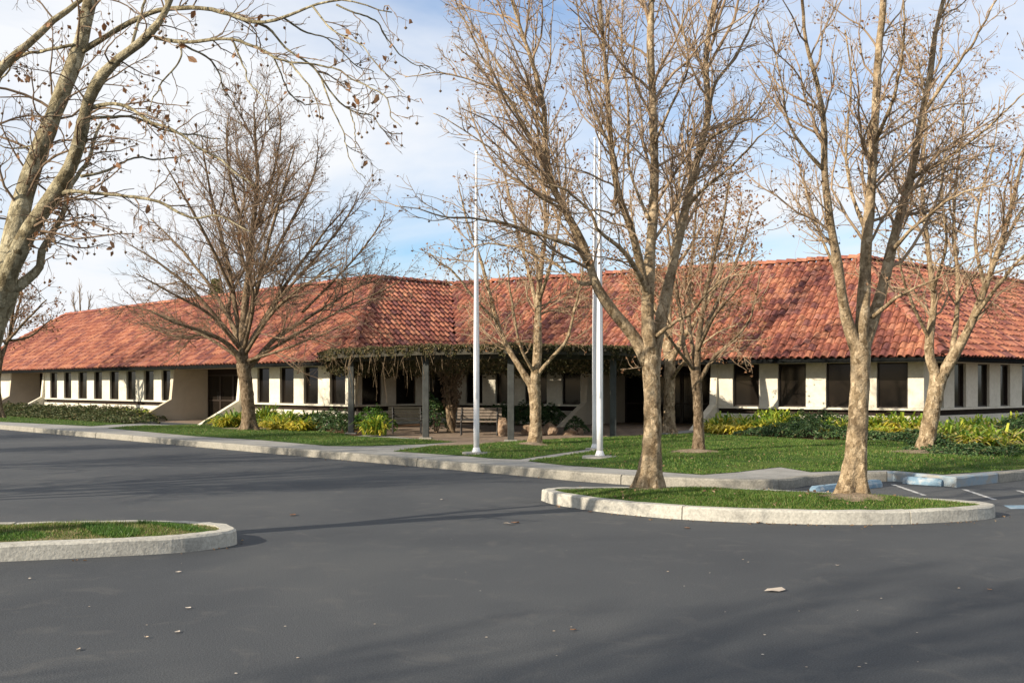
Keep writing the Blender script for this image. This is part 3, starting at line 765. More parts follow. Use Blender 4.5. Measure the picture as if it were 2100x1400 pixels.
# ================================================================== FLAGPOLES
def flagpole(u, v, hgt, r, lab, padr):
    x, y = G(u, v); z = pad(x, y, padr)
    t_ = thing('flagpole', (x, y, z), lab, 'flagpole', 'white flagpoles on the lawn')
    mb = MB(); k = 12
    zz = np.linspace(0, hgt, k); rr = np.interp(zz, [0, hgt * .35, hgt], [r, r, r * .34])
    tubes(np.column_stack([np.full(k, x), np.full(k, y), z + zz]), rr, 16, mb, cap=True); mb.obj('pole', M['white_metal'], t_, True)
    mb = MB(); zz = np.array([0, .02, .06, .10]); tubes(np.column_stack([np.full(4, x), np.full(4, y), z + zz]), np.array([r * 1.5, r * 1.5, r * 1.25, r * 1.04]), 18, mb, cap=True); mb.obj('base_collar', M['white_metal'], t_, True)
    mb = MB(); a = np.linspace(-math.pi / 2, math.pi / 2, 9)
    tubes(np.column_stack([np.full(9, x), np.full(9, y), z + hgt + .02 + .035 * np.sin(a)]), .035 * np.cos(a) + .002, 12, mb); mb.obj('pole_cap', M['white_metal'], t_, True)
    mb = MB(); k = 8; zz = np.linspace(1.2, hgt - .1, k); rr = np.interp(zz, [0, hgt * .35, hgt], [r, r, r * .34])
    tubes(np.column_stack([x - .02 + np.zeros(k), y - rr - .015, z + zz]), np.full(k, .004), 5, mb); mb.obj('halyard', M['white_metal'], t_)
    mb = MB(); mb.box(XYZ, x - .035, x + .0, y - r - .025, y - r - .003, z + 1.14, z + 1.26); mb.obj('cleat', M['white_metal'], t_)
flagpole(977, 931, 6.3, .062, 'white flagpole standing alone beside the sidewalk left of the forked lawn tree', .30)
flagpole(1220, 921, 7.0, .060, 'white flagpole at the end of the narrow concrete strip, behind its twin', .22)
flagpole(1230, 943, 6.3, .062, 'white flagpole nearest the sidewalk of the close pair, on a round concrete pad', .34)

# ================================================================== PERGOLA
PG = np.array([(-6.3, 33.6), (-5.15, 30.0), (-2.5, 27.1), (0.0, 25.85), (3.05, 27.6), (4.25, 30.4)])
PGI = np.array([(-5.6, 35.1), (-4.55, 36.0), (-3.4, 37.2), (-2.1, 38.5), (0.4, 37.0), (4.3, 34.6)])   # where the rafters meet the eaves
perg = thing('pergola', (0, 29, 0.15), 'dark timber pergola with slim posts across the inner corner of the building', 'pergola')
PZ = 2.30
for (x, y) in [(-4.78, 30.45), (-2.33, 27.7), (-.03, 26.5), (2.78, 28.2), (4.1, 30.9)]:
    mb = MB(); mb.box(XYZ, x - .085, x + .085, y - .085, y + .085, .2, PZ); po = mb.obj('post', M['post'], perg, bevel=.012)
    mb = MB(); mb.box(XYZ, x - .17, x + .17, y - .17, y + .17, .1, .2); mb.obj('post_footing', M['kerb'], po, bevel=.02)
bi = offset_line(PG, .55); bo = offset_line(PG, .43)
for i in range(len(PG) - 1):
    mb = MB()
    vs = [p3(bo[i], PZ), p3(bo[i + 1], PZ), p3(bo[i + 1], PZ + .16), p3(bo[i], PZ + .16), p3(bi[i], PZ), p3(bi[i + 1], PZ), p3(bi[i + 1], PZ + .16), p3(bi[i], PZ + .16)]
    mb.add(vs, [(0, 1, 2, 3), (5, 4, 7, 6), (3, 2, 6, 7), (1, 0, 4, 5), (4, 0, 3, 7), (1, 5, 6, 2)]); mb.obj('beam', M['timber'], perg)
    n0, n1 = offset_line(PG, 0)[[i, i + 1]]
    mb = MB(); o1 = offset_line(PG, .05)
    vs = [p3(PG[i], PZ + .10), p3(PG[i + 1], PZ + .10), p3(PG[i + 1], PZ + .25), p3(PG[i], PZ + .25), p3(o1[i], PZ + .10), p3(o1[i + 1], PZ + .10), p3(o1[i + 1], PZ + .25), p3(o1[i], PZ + .25)]
    mb.add(vs, [(0, 1, 2, 3), (5, 4, 7, 6), (3, 2, 6, 7), (1, 0, 4, 5), (4, 0, 3, 7), (1, 5, 6, 2)]); mb.obj('edge_board', M['timber'], perg)
def lerp_line(P, f):
    Ls = np.concatenate([[0], np.cumsum(np.linalg.norm(np.diff(P, axis=0), axis=1))]); s = f * Ls[-1]
    return np.array([np.interp(s, Ls, P[:, 0]), np.interp(s, Ls, P[:, 1])])
for f in np.linspace(.01, .99, 34):
    a, b_ = lerp_line(PG, f), lerp_line(PGI, f); d = (b_ - a) / np.linalg.norm(b_ - a); n = inn(d) * .028; a = a - d * .12
    mb = MB(); z0, z1 = PZ + .165, PZ + .30
    vs = [p3(a - n, z0 + .04), p3(a + n, z0 + .04), p3(b_ + n, z0), p3(b_ - n, z0), p3(a - n, z1), p3(a + n, z1), p3(b_ + n, z1), p3(b_ - n, z1)]
    mb.add(vs, [(3, 2, 1, 0), (4, 5, 6, 7), (0, 1, 5, 4), (2, 3, 7, 6), (1, 2, 6, 5), (3, 0, 4, 7)]); mb.obj('rafter', M['timber'], perg)
for k, g_ in enumerate(np.linspace(.03, .97, 30)):  # boards added on top, set almost solid to deepen the shade below
    P_ = np.array([lerp_line(PG, f) * (1 - g_) + lerp_line(PGI, f) * g_ for f in np.linspace(.01, .99, 13)])
    mb = MB(); strip(mb, P_, -.105, .105, PZ + .302, PZ + .325); mb.obj('added_shade_lath', M['timber'], perg)

# ------------------------------------------------------------------ leaf clouds
def leaf_cloud(mb, cen, nrm, size, rng, mi=0, aspect=.55):
    """one bent leaf (two triangles pairs) at each centre"""
    n = len(cen)
    nrm = nrm + rng.normal(0, .45, (n, 3)); nrm /= np.linalg.norm(nrm, axis=1, keepdims=True) + 1e-9
    t_ = np.cross(nrm, rng.normal(0, 1, (n, 3))); t_ /= np.linalg.norm(t_, axis=1, keepdims=True) + 1e-9
    s = np.cross(nrm, t_)
    L_ = size * rng.uniform(.6, 1.35, (n, 1)); W = L_ * aspect
    fold = nrm * L_ * .16
    V = np.stack([cen - t_ * L_ * .5, cen + s * W * .5 + fold, cen + t_ * L_ * .5 - fold, cen - s * W * .5 + fold], 1).reshape(-1, 3)
    idx = np.arange(n)[:, None] * 4
    mb.add(V, np.concatenate([idx + np.array([[0, 1, 2]]), idx + np.array([[0, 2, 3]])], 0), mi)
def mound(name, blobs, nper, size, mat, seed, lab, cat, group=None, zbase=None, inner=True):
    rng = np.random.RandomState(seed); mb = MB()
    for (x, y, rx, ry, h) in blobs:
        n = int(nper * rx * ry)
        a = rng.uniform(0, 2 * np.pi, n); r = np.sqrt(rng.uniform(0, 1, n)); k = rng.uniform(.45, 1.0, n) ** .5
        lx, ly = r * np.cos(a), r * np.sin(a); top = np.sqrt(np.clip(1 - r * r, 0, 1)) * (1 + .25 * np.sin(lx * rx * 7 + x) * np.cos(ly * ry * 6))
        cz = top * h * k
        cx, cy = x + lx * rx, y + ly * ry
        c = np.column_stack([cx, cy, zg(cx, cy) + .02 + cz])
        nm = np.column_stack([lx * .7, ly * .7, .5 + top])
        leaf_cloud(mb, c, nm, size, rng)
    o = thing(name, (blobs[0][0], blobs[0][1], 0.1), lab, cat, group)
    mb.obj('foliage', M[mat], o)
    ms = MB()
    for (x, y, rx, ry, h) in blobs:
        n = 10
        a = rng.uniform(0, 2 * np.pi, n); r = rng.uniform(.2, .8, n)
        b0 = np.column_stack([x + .15 * rx * np.cos(a), y + .15 * ry * np.sin(a), np.full(n, float(zg(x, y)))])
        b1 = np.column_stack([x + r * rx * np.cos(a), y + r * ry * np.sin(a), float(zg(x, y)) + h * .75 * np.sqrt(1 - r * r)])
        tubes(np.stack([b0, (b0 + b1) / 2 + [0, 0, .04], b1], 1), np.tile([.012, .008, .004], (n, 1)), 4, ms)
    tag(ms.obj('stems', M['twig_dark'], o), kind='stuff')
    return o
# vine on the pergola
rng = np.random.RandomState(77)
vine = thing('climbing_vine', (-1.9, 31.2, .15), 'brown green climbing vine spilling over the pergola edge with hanging strands', 'vine')
mb = MB()
n = 28000
f = rng.uniform(0, 1, n); g_ = np.where(rng.rand(n) < .35, rng.beta(.5, 1.5, n) ** 1.6, rng.rand(n))
A = np.array([lerp_line(PG, q) for q in np.linspace(0, 1, 400)]); Bq = np.array([lerp_line(PGI, q) for q in np.linspace(0, 1, 400)])
ii = (f * 399).astype(int)
p = A[ii] * (1 - g_[:, None]) + Bq[ii] * g_[:, None]
dens = .55 + .45 * np.sin(f * 23) * np.sin(f * 61 + 1)
thick = .03 + .08 * np.clip(dens, 0, 1)
edge = np.where(rng.rand(n) < .35, rng.uniform(-.14, .05, n), 0) * (g_ < .08)
c = np.column_stack([p + rng.normal(0, .05, (n, 2)), PZ + .30 + edge + thick * rng.uniform(-.3, 1, n)])
leaf_cloud(mb, c, np.tile([0, -.3, 1.0], (n, 1)), .07, rng)
n = 30000; f = rng.uniform(0, 1, n); g_ = rng.uniform(.16, 1.0, n); ii = (f * 399).astype(int)
p = A[ii] * (1 - g_[:, None]) + Bq[ii] * g_[:, None]
hang = (.16 + .20 * np.sin(f * 37 + g_ * 9) ** 2 + .16 * np.sin(f * 91 + 2) ** 2) * rng.beta(1, 1.3, n)
leaf_cloud(mb, np.column_stack([p + rng.normal(0, .05, (n, 2)), PZ + .18 - hang * 1.25]), np.tile([0, -.6, .6], (n, 1)), .10, rng)
n = 6500; f = rng.uniform(0, 1, n); ii = (f * 399).astype(int)
leaf_cloud(mb, np.column_stack([A[ii] + rng.normal(0, .04, (n, 2)), PZ + .33 - rng.beta(1, 2.2, n) * (.22 + .12 * np.sin(f * 150))]), np.tile([0, -1.0, .4], (n, 1)), .08, rng)
mb.obj('foliage', M['vine'], vine)
mb = MB()
ns = 230
fs = np.where(rng.rand(ns) < .55, rng.normal(.36, .10, ns), rng.uniform(.05, .95, ns)).clip(.02, .98); gs = rng.uniform(0, .5, ns) ** 1.6
st_ = np.array([lerp_line(PG, a) * (1 - b_) + lerp_line(PGI, a) * b_ for a, b_ in zip(fs, gs)])
ln = rng.gamma(2.0, .13, ns) * np.where((fs > .25) & (fs < .48), 1.6, 1.0)
w1 = rng.normal(0, .07, (ns, 2)); w2 = rng.normal(0, .12, (ns, 2))
P_ = np.stack([np.column_stack([st_, np.full(ns, PZ + .32)]), np.column_stack([st_ + w1, PZ + .2 - ln * .3]), np.column_stack([st_ + w2, PZ + .1 - ln])], 1)
tubes(P_, np.tile([.010, .008, .004], (ns, 1)), 4, mb)
for k in range(3):   # twisted main stems climbing from the ground
    z_ = np.linspace(.15, PZ + .3, 12)
    cx = -1.85 + .10 * np.sin(z_ * 3 + k * 2.1) + (k - 1) * .04; cy = 31.2 + .10 * np.cos(z_ * 3 + k * 2.1)
    tubes(np.column_stack([cx, cy, z_]), np.linspace(.09, .05, 12), 8, mb)
for k in range(9):
    a = rng.uniform(0, 2 * np.pi); z_ = np.array([1.5, 1.9, 2.3, PZ + .3]); rr = np.array([.05, .35, .9, 1.6]) * rng.uniform(.6, 1.1)
    tubes(np.column_stack([-1.85 + rr * np.cos(a), 31.2 + rr * np.sin(a), z_]), np.array([.03, .025, .02, .012]), 6, mb)
tag(mb.obj('stems', M['brown_bark'], vine, True), kind='stuff')
mb = MB(); n = 700
zz = rng.uniform(.9, 2.45, n); rr = rng.uniform(.05, .42, n) * np.interp(zz, [.7, 1.5, 2.45], [.5, .8, 1.3]); a = rng.uniform(0, 2 * np.pi, n)
leaf_cloud(mb, np.column_stack([-1.85 + rr * np.cos(a), 31.2 + rr * np.sin(a), zz]), np.column_stack([np.cos(a), np.sin(a), 0 * a]), .13, rng, aspect=.35)
mb.obj('dead_fronds', M['twig_dark'], vine)

# ================================================================== PLANTS
def strap_clump(x, y, r, h, n, seed, yellow, lab, grp, dry=0.0):
    rng = np.random.RandomState(seed)
    z0 = float(zg(x, y)) + .01
    o = thing('strap_leaf_plant', (x, y, z0), lab, 'plant', grp)
    mbs = [MB(), MB(), MB()]
    for k in range(n):
        lowq = rng.rand()
        sel = 0
        if lowq < yellow * 1.2 + .12: sel = 1
        elif lowq < yellow * 1.2 + .12 + dry: sel = 2
        a = rng.uniform(0, 2 * np.pi); out = r * (rng.uniform(.5, 1.25) if sel else rng.uniform(.2, 1.1))
        hh = h * (rng.uniform(.35, .85) if sel else rng.uniform(.55, 1.05))
        bx, by = x + rng.normal(0, r * .22), y + rng.normal(0, r * .22)
        tt = np.array([0, .35, .7, 1.0]); dx_, dy_ = math.cos(a), math.sin(a)
        droop = rng.uniform(.3, 1.3) if not sel else rng.uniform(.6, 1.5)
        pz = z0 + hh * (1.9 * tt - (0.9 + droop * .55) * tt * tt); pz = np.maximum(pz, z0 + .02)
        pr = out * (tt ** 1.35)
        w = rng.uniform(.020, .036) * np.array([.8, 1.0, .8, .12])
        vs = []
        for q in range(4):
            cx, cy = bx + dx_ * pr[q], by + dy_ * pr[q]
            vs += [(cx - dy_ * w[q], cy + dx_ * w[q], pz[q]), (cx + dy_ * w[q], cy - dx_ * w[q], pz[q])]
        mbs[sel].add(vs, [(0, 1, 3, 2), (2, 3, 5, 4), (4, 5, 7, 6)])
    for b_, nm, mt in zip(mbs, ('green_leaves', 'yellow_leaves', 'withered_leaves'), ('strap', 'strap_yellow', 'strap_dry')):
        if b_.n: b_.obj(nm, M[mt], o)
    return o
def bedpt(P, S, u, n):      # the spot n metres out from the wall that is seen at photo column u
    A_ = np.array(P(0, n, 0)[:2]); d_ = np.array(P(1, n, 0)[:2]) - A_; q = (u - 1050) / F
    return tuple(A_ + d_ * (q * A_[1] - A_[0]) / (d_[0] - q * d_[1]))
GR1, GR2 = 'strap leaf plants along the right wing', 'strap leaf plants along the left wing'
# right wing: several clumps in each stretch; look-alikes inside one stretch share a true label
stretches = [
    (P3, S3, [(1462, 3.2, .5, .62, .45), (1484, 2.4, .6, .8, .30), (1478, 4.2, .5, .5, .72), (1508, 4.4, .6, .52, .78), (1532, 3.8, .6, .62, .55), (1530, 2.6, .65, .82, .35), (1558, 3.4, .6, .7, .45), (1575, 2.3, .65, .92, .22), (1590, 3.4, .6, .7, .35), (1600, 2.5, .65, .95, .24), (1622, 2.2, .55, .85, .2)], 0, 'right of the main entrance'),
    (P3, S3, [(1702, 3.6, .5, .65, .3), (1722, 3.0, .6, .78, .25), (1716, 4.4, .5, .5, .4)], .2, 'left of the flaky island trunk'),
    (P3, S3, [(1790, 3.0, .65, .85, .25), (1798, 4.2, .6, .55, .5), (1818, 2.6, .65, .9, .2), (1828, 4.0, .6, .55, .55), (1848, 2.9, .7, .9, .25), (1862, 3.9, .6, .6, .5), (1884, 3.0, .65, .85, .3)], .15, 'between the two right trunks'),
    (P4, S4, [(1938, 2.4, .7, .8, .15), (1956, 3.4, .75, .82, .15), (1985, 4.6, .7, .62, .25), (1985, 3.0, .75, .85, .14), (2020, 5.0, .75, .62, .15), (2015, 3.0, .75, .85, .14), (2050, 4.6, .8, .7, .12), (2060, 3.0, .7, .82, .12), (2092, 2.4, .7, .85, .05)], .30, 'right of the leaning tree'),
]
sd_ = 200
ORD = ['first', 'second', 'third', 'fourth', 'fifth', 'sixth', 'seventh']
for P, S, lst, dry, lab in stretches:
    for row, sel in (('back', lambda n: n < 3.05), ('front', lambda n: n >= 3.05)):
        for k, (u, n, r, h, ye) in enumerate(sorted(q for q in lst if sel(q[1]))):
            x, y = bedpt(P, S, u, n); sd_ += 1
            strap_clump(x, y, r, h, 170, sd_, ye, f"{'yellowed' if ye > .35 else 'green'} strap plant, {ORD[k]} from left in {row} row {lab}", GR1, dry)
for u, n, r, h, ye, lab in [(262, 1.6, .7, .75, .45, 'yellow strap leaf plant below the far windows, farther from the doorway slope'), (296, 1.2, .7, .8, .55, 'yellow strap leaf plant against the left slope of the far doorway'),
                            (462, 2.6, .7, .75, .45, 'yellowing strap leaf plant at the right slope of the far doorway'), (485, 2.2, .7, .9, .15, 'green strap leaf plant behind the trunk of the dense round tree'),
                            (545, 2.2, .75, 1.15, .05, 'tall green strap leaf plant just right of the dense round tree trunk'),
                            (576, 3.6, .7, .62, .65, 'bright yellow strap leaf plant in the left bed, lowest at the front'), (602, 3.0, .7, .75, .4, 'yellow green strap leaf plant in the middle of the left bed'), (588, 2.4, .7, .9, .3, 'taller yellow green strap leaf plant at the back of the left bed by the sill'), (560, 3.0, .65, .75, .4, 'yellow green strap leaf plant nearest the round tree trunk on its right'), (618, 3.5, .65, .62, .55, 'low yellow strap leaf plant beside the dark shrub mass in the left bed'), (632, 2.6, .7, .8, .2, 'green strap leaf plant at the right end of the yellow row in the left bed')]:
    x, y = bedpt(P1, S1, u, n); sd_ += 1
    strap_clump(x, y, r, h, 190, sd_, ye, lab, GR2)
strap_clump(*G(768, 893.5), .55, .75, 140, 299, .03, 'bright green strap leaf plant between the first pergola post and the dark bench', GR2)
# ground cover and shrubs
def bl(P, S, lst): return [(*bedpt(P, S, u, n), rx, ry, h) for u, n, rx, ry, h in lst]
mound('ground_cover', bl(P1, S1, [(u, n, 1.3, 1.0, h) for u in (-20, 20, 60, 100, 135, 170, 205, 235, 262) for n, h in ((.9, .6), (2.2, .5), (3.2, .28))]) + bl(P1, S1, [(310, 1.0, .7, .6, .35)]), 900, .11, 'ivy_olive', 31, 'olive ivy bank below the far row of eight windows', 'ground cover')
mound('ground_cover', bl(P3, S3, [(1640, 3.4, .9, 1.0, .42), (1668, 3.4, 1.0, 1.0, .46), (1630, 4.6, .9, .7, .35), (1680, 4.8, .9, .7, .4), (1590, 4.6, .9, .6, .35), (1550, 4.9, .7, .5, .22), (1700, 2.2, .9, .9, .62), (1655, 1.9, 1.0, .9, .62), (1740, 5.2, .9, .6, .3)]), 1500, .085, 'ivy', 32, 'dark green low ground cover in the right bed left of the island tree trunk', 'ground cover')
mound('ground_cover', bl(P3, S3, [(1780, 4.9, .7, .5, .22), (1820, 5.0, .7, .5, .22), (1862, 4.9, .7, .5, .22), (1895, 4.6, .8, .6, .3)]) + bl(P4, S4, [(1925, 4.0, .8, .7, .35), (1935, 5.2, .9, .6, .3), (1975, 5.8, .9, .5, .25), (2015, 6.0, .9, .5, .25)]), 1500, .085, 'ivy', 33, 'low dark ground cover edging the lawn behind the leaning tree', 'ground cover')
mound('shrub', bl(P4, S4, [(2088, 4.0, .7, .7, .6), (2115, 3.8, .9, .9, .7), (2150, 4.0, .9, .9, .7)]), 1700, .10, 'ivy', 34, 'dark green shrub cut by the right edge beside the straw leaf plants', 'shrub')
mound('shrub', bl(P1, S1, [(525, 2.4, .6, .6, .55), (540, 3.0, .55, .5, .4)]), 1900, .09, 'shrub', 35, 'green bush just right of the dense round tree trunk', 'shrub')
mound('shrub', bl(P1, S1, [(648, 2.4, .8, .7, .55), (676, 2.6, .9, .8, .62), (700, 2.8, .8, .7, .55), (690, 3.8, .5, .5, .35)]), 1500, .09, 'ivy', 36, 'dark blue green shrub mass left of the first pergola post', 'shrub')
mound('shrub', bl(P1, S1, [(447, 1.4, .6, .5, .4)]), 1500, .09, 'ivy', 37, 'small dark shrub low at the right slope of the far doorway', 'shrub')
mound('shrub', [(-4.15, 31.9, .6, .6, .7), (-4.6, 33.0, .7, .7, .65)], 1500, .10, 'shrub', 38, 'green shrub behind the first pergola post and the dark bench', 'shrub')
mound('shrub', [(-2.35, 31.4, .45, .45, 1.25)], 4500, .11, 'ivy', 39, 'tall dark bush beside the vine stem under the pergola', 'shrub')
mound('hedge', bl(P3, S3, [(1020, 1.5, .8, .7, .75), (1065, 1.4, .8, .7, .75), (1100, 1.3, .8, .7, .72), (1130, 1.2, .7, .6, .70)]), 2000, .10, 'ivy', 40, 'dark green hedge under the windows left of the main entrance', 'hedge')
mound('shrub', [(1.95, 31.0, .4, .4, .42)], 2300, .09, 'ivy', 41, 'small leafy plant among the boulders by the entrance slope', 'shrub')

# boulders
def boulder(x, y, sx, sy, sz, seed, lab):
    rng = np.random.RandomState(seed)
    import bmesh
    bm = bmesh.new(); bmesh.ops.create_icosphere(bm, subdivisions=3, radius=1)
    pl_ = [(rng.normal(0, 1, 3), rng.uniform(.48, .82)) for _ in range(14)]
    for v in bm.verts:
        c = np.array(v.co)
        for nrm, dd in pl_:
            q = nrm / np.linalg.norm(nrm); e = c @ q - dd
            if e > 0: c = c - q * e * .9
        c *= 1 + .05 * math.sin(c[0] * 7 + seed) * math.cos(c[1] * 6)
        v.co = Vector((c[0] * sx * 1.3, c[1] * sy * 1.3, c[2] * sz * 1.25 + sz * .7))
    me = bpy.data.meshes.new('boulder'); bm.to_mesh(me); bm.free(); me.materials.append(M['rock'])
    o = bpy.data.objects.new('boulder', me); COL.objects.link(o); o.location = (x, y, float(zg(x, y)) - .02); o.rotation_euler = (0, 0, rng.uniform(0, 6))
    tag(o, lab, 'boulder', 'tan boulders under the pergola')
boulder(-.22, 29.3, .2, .2, .34, 1, 'upright pointed tan boulder beside the third pergola post')
boulder(.72, 29.6, .22, .24, .26, 2, 'tan boulder just right of the forked lawn tree trunk')
boulder(1.12, 29.8, .27, .22, .24, 3, 'broad tan boulder next to the entrance slope')
boulder(1.72, 29.9, .26, .18, .13, 4, 'low flat tan boulder nearest the flagpole pair')
boulder(1.98, 30.1, .14, .13, .12, 5, 'smallest round boulder at the right end of the row')
boulder(.42, 29.8, .18, .16, .20, 6, 'small boulder hidden mostly behind the forked tree trunk')

# benches
def bench(x, y, rot, lab, wood, w=1.35):
    o = thing('park_bench', (x, y, float(zg(x, y)) + .006), lab, 'bench', 'benches under the pergola')
    o0 = o.location.copy(); o.location = (0, 0, 0)
    for k in range(4):
        mb = MB(); yy = -.22 + k * .115; mb.box(XYZ, -w / 2, w / 2, yy, yy + .095, .385, .42); mb.obj('seat_slat', wood, o, bevel=.006)
    for k in range(4):
        zz = .47 + k * .085; yo = .255 + k * .026
        mb = MB(); mb.box(XYZ, -w / 2, w / 2, yo, yo + .03, zz, zz + .07); mb.obj('back_slat', wood, o, bevel=.006)
    for sx in (-w / 2 + .13, w / 2 - .13):
        mb = MB()
        for path in ([(-.22, 0), (-.18, .15), (-.21, .37)], [(.30, 0), (.24, .16), (.22, .37), (.27, .6), (.35, .80)], [(-.21, .37), (0, .36), (.22, .37)], [(-.21, .37), (-.22, .50), (-.15, .57), (.10, .56), (.27, .58)], [(-.18, .15), (.03, .24), (.24, .16)]):
            q = catmull([(sx, a, c) for a, c in path], 9); tubes(q, np.full(9, .02), 6, mb, cap=True)
        mb.obj('iron_frame', M['iron'], o, True)
    o.location = o0; o.rotation_euler = (0, 0, rot)
bench(-.95, 29.7, RAD(0), 'weathered timber park bench facing the lot behind the lone flagpole', M['bench_wood'], 1.3)
bench(-3.15, 30.7, RAD(8), 'dark shaded bench between the first and second pergola posts', M['timber'], 1.1)  # pergola shade put into this bench's darker timber colour

# wheel stops
def wheel_stop(a, b_, lab):
    a, b_ = np.array(a), np.array(b_); d = (b_ - a); Ln = np.linalg.norm(d); d /= Ln; n = inn(d)
    mid = (a + b_) / 2
    o = thing('wheel_stop', (mid[0], mid[1], 0), lab, 'wheel stop', 'blue wheel stops')
    prof = [(-.09, 0), (-.085, .06), (-.055, .115), (.055, .115), (.085, .06), (.09, 0)]
    rows = []
    for s, k in ((0, .8), (.06, 1), (Ln * .5, 1), (Ln - .06, 1), (Ln, .8)):
        rows.append([(*(a + d * s + n * q * k), z * (k if k < 1 else 1) + .002) for q, z in prof])
    V = np.array(rows).reshape(-1, 3); m_ = len(prof)
    fs = [(i * m_ + j, i * m_ + j + 1, (i + 1) * m_ + j + 1, (i + 1) * m_ + j) for i in range(4) for j in range(m_ - 1)] + [tuple(range(m_))[::-1], tuple(range(4 * m_, 5 * m_))]
    mb = MB(); mb.add(V, [f[::-1] for f in fs]); mb.obj('block', M['blue'], o)
    for s in (.3, Ln - .3):
        mb = MB(); c = a + d * s
        tubes(np.array([(c[0], c[1], .1), (c[0], c[1], .122)]), np.array([.014, .014]), 8, mb, cap=True); mb.obj('anchor_pin', M['iron'], o)
wheel_stop((4.42, 15.05), (5.80, 16.2), 'faded blue wheel stop partly behind the rightmost island tree trunk')
wheel_stop((6.42, 16.75), (6.86, 16.3), 'short blue wheel stop against the kerb in the far parking bay')

# ================================================================== TREES
def path_px(pts, Y0, ws=1.0):
    """pts: (u, v, dY, width in photo px)"""
    P = np.array([px(u, v, Y0 + dy) for u, v, dy, w in pts]); R = np.array([ws * w / 2 / F * (Y0 + dy) for u, v, dy, w in pts])
    return P, R
def resample(P, R, n):
    Q = catmull(np.column_stack([P, R]), 40)
    s = np.concatenate([[0], np.cumsum(np.linalg.norm(np.diff(Q[:, :3], axis=0), axis=1))])
    t_ = np.linspace(0, s[-1], n)
    return np.column_stack([np.interp(t_, s, Q[:, k]) for k in range(4)]), s[-1]
def spawn(P, R, rng, dens, t0, t1, ang, lr, lmin, lmax, npts, wig, trop, rr=.62, outward=None, rmin=.003):
    m_, n, _ = P.shape
    Ls = np.linalg.norm(np.diff(P, axis=1), axis=2).sum(1)
    cnt = rng.poisson(np.maximum(Ls * dens * (t1 - t0), .01))
    idx = np.repeat(np.arange(m_), cnt)
    k = len(idx)
    if k == 0: return np.zeros((0, npts, 3)), np.zeros((0, npts))
    t_ = rng.uniform(t0, t1, k)
    fi = t_ * (n - 1); i0 = np.clip(fi.astype(int), 0, n - 2); f = (fi - i0)
    p = P[idx, i0] * (1 - f[:, None]) + P[idx, i0 + 1] * f[:, None]
    r = R[idx, i0] * (1 - f) + R[idx, i0 + 1] * f
    tan = P[idx, i0 + 1] - P[idx, i0]; tan /= np.linalg.norm(tan, axis=1, keepdims=True) + 1e-9
    q = rng.normal(0, 1, (k, 3)); q -= (q * tan).sum(1)[:, None] * tan
    if outward is not None:
        o = p - outward; o[:, 2] *= .4; o /= np.linalg.norm(o, axis=1, keepdims=True) + 1e-9
        q = q / (np.linalg.norm(q, axis=1, keepdims=True) + 1e-9) + .8 * o
        q -= (q * tan).sum(1)[:, None] * tan
    q /= np.linalg.norm(q, axis=1, keepdims=True) + 1e-9
    a = RAD(1) * rng.uniform(ang[0], ang[1], k)
    d = tan * np.cos(a)[:, None] + q * np.sin(a)[:, None]
    ln = np.clip(Ls[idx] * lr * (1 - .55 * t_) * rng.uniform(.55, 1.35, k), lmin, lmax)
    r0 = np.maximum(np.minimum(r * rr, ln * .0105 + .002), rmin)
    out = np.zeros((k, npts, 3)); out[:, 0] = p
    step = ln / (npts - 1)
    for j in range(1, npts):
        d = d + rng.normal(0, wig, (k, 3)) + np.array([0, 0, trop])
        d /= np.linalg.norm(d, axis=1, keepdims=True)
        out[:, j] = out[:, j - 1] + d * step[:, None]
    rad = r0[:, None] * np.linspace(1, .35, npts)[None]
    return out, rad
def flare(P, R, base_r, k, rng, lobes=5, amp=.22, hgt=.45):
    """trunk skin with root flare"""
    n = len(P); th = np.arange(k) * 2 * np.pi / k; ph = rng.uniform(0, 6)
    V = np.zeros((n, k, 3))
    for i in range(n):
        hz = P[i, 2] - P[0, 2]; fl = math.exp(-hz / (hgt * .38))
        lob = 1 + amp * fl * np.sin(th * lobes + ph) + .035 * np.sin(th * 3 + i * .9 + ph) + .025 * np.sin(th * 5 - i * 1.7)
        r = R[i] * lob + fl * base_r * (.5 + .5 * np.sin(th * lobes + ph))
        V[i] = P[i] + np.stack([np.cos(th) * r, np.sin(th) * r, 0 * th], 1)
    idx = np.arange(n * k).reshape(n, k)
    q = np.stack([idx[:-1], np.roll(idx, -1, 1)[:-1], np.roll(idx, -1, 1)[1:], idx[1:]], -1).reshape(-1, 4)
    return V.reshape(-1, 3), q
def leaf_me():
    mb = MB(); mb.add([(0, 0, 0), (.03, -.012, -.04), (.015, -.004, -.085), (-.004, 0, -.105), (-.022, .006, -.08), (-.034, -.01, -.035)], [(0, 1, 2), (0, 2, 3), (0, 3, 4), (0, 4, 5)])
    return mb.mesh('leaf', M['deadleaf'])
LEAF = leaf_me()
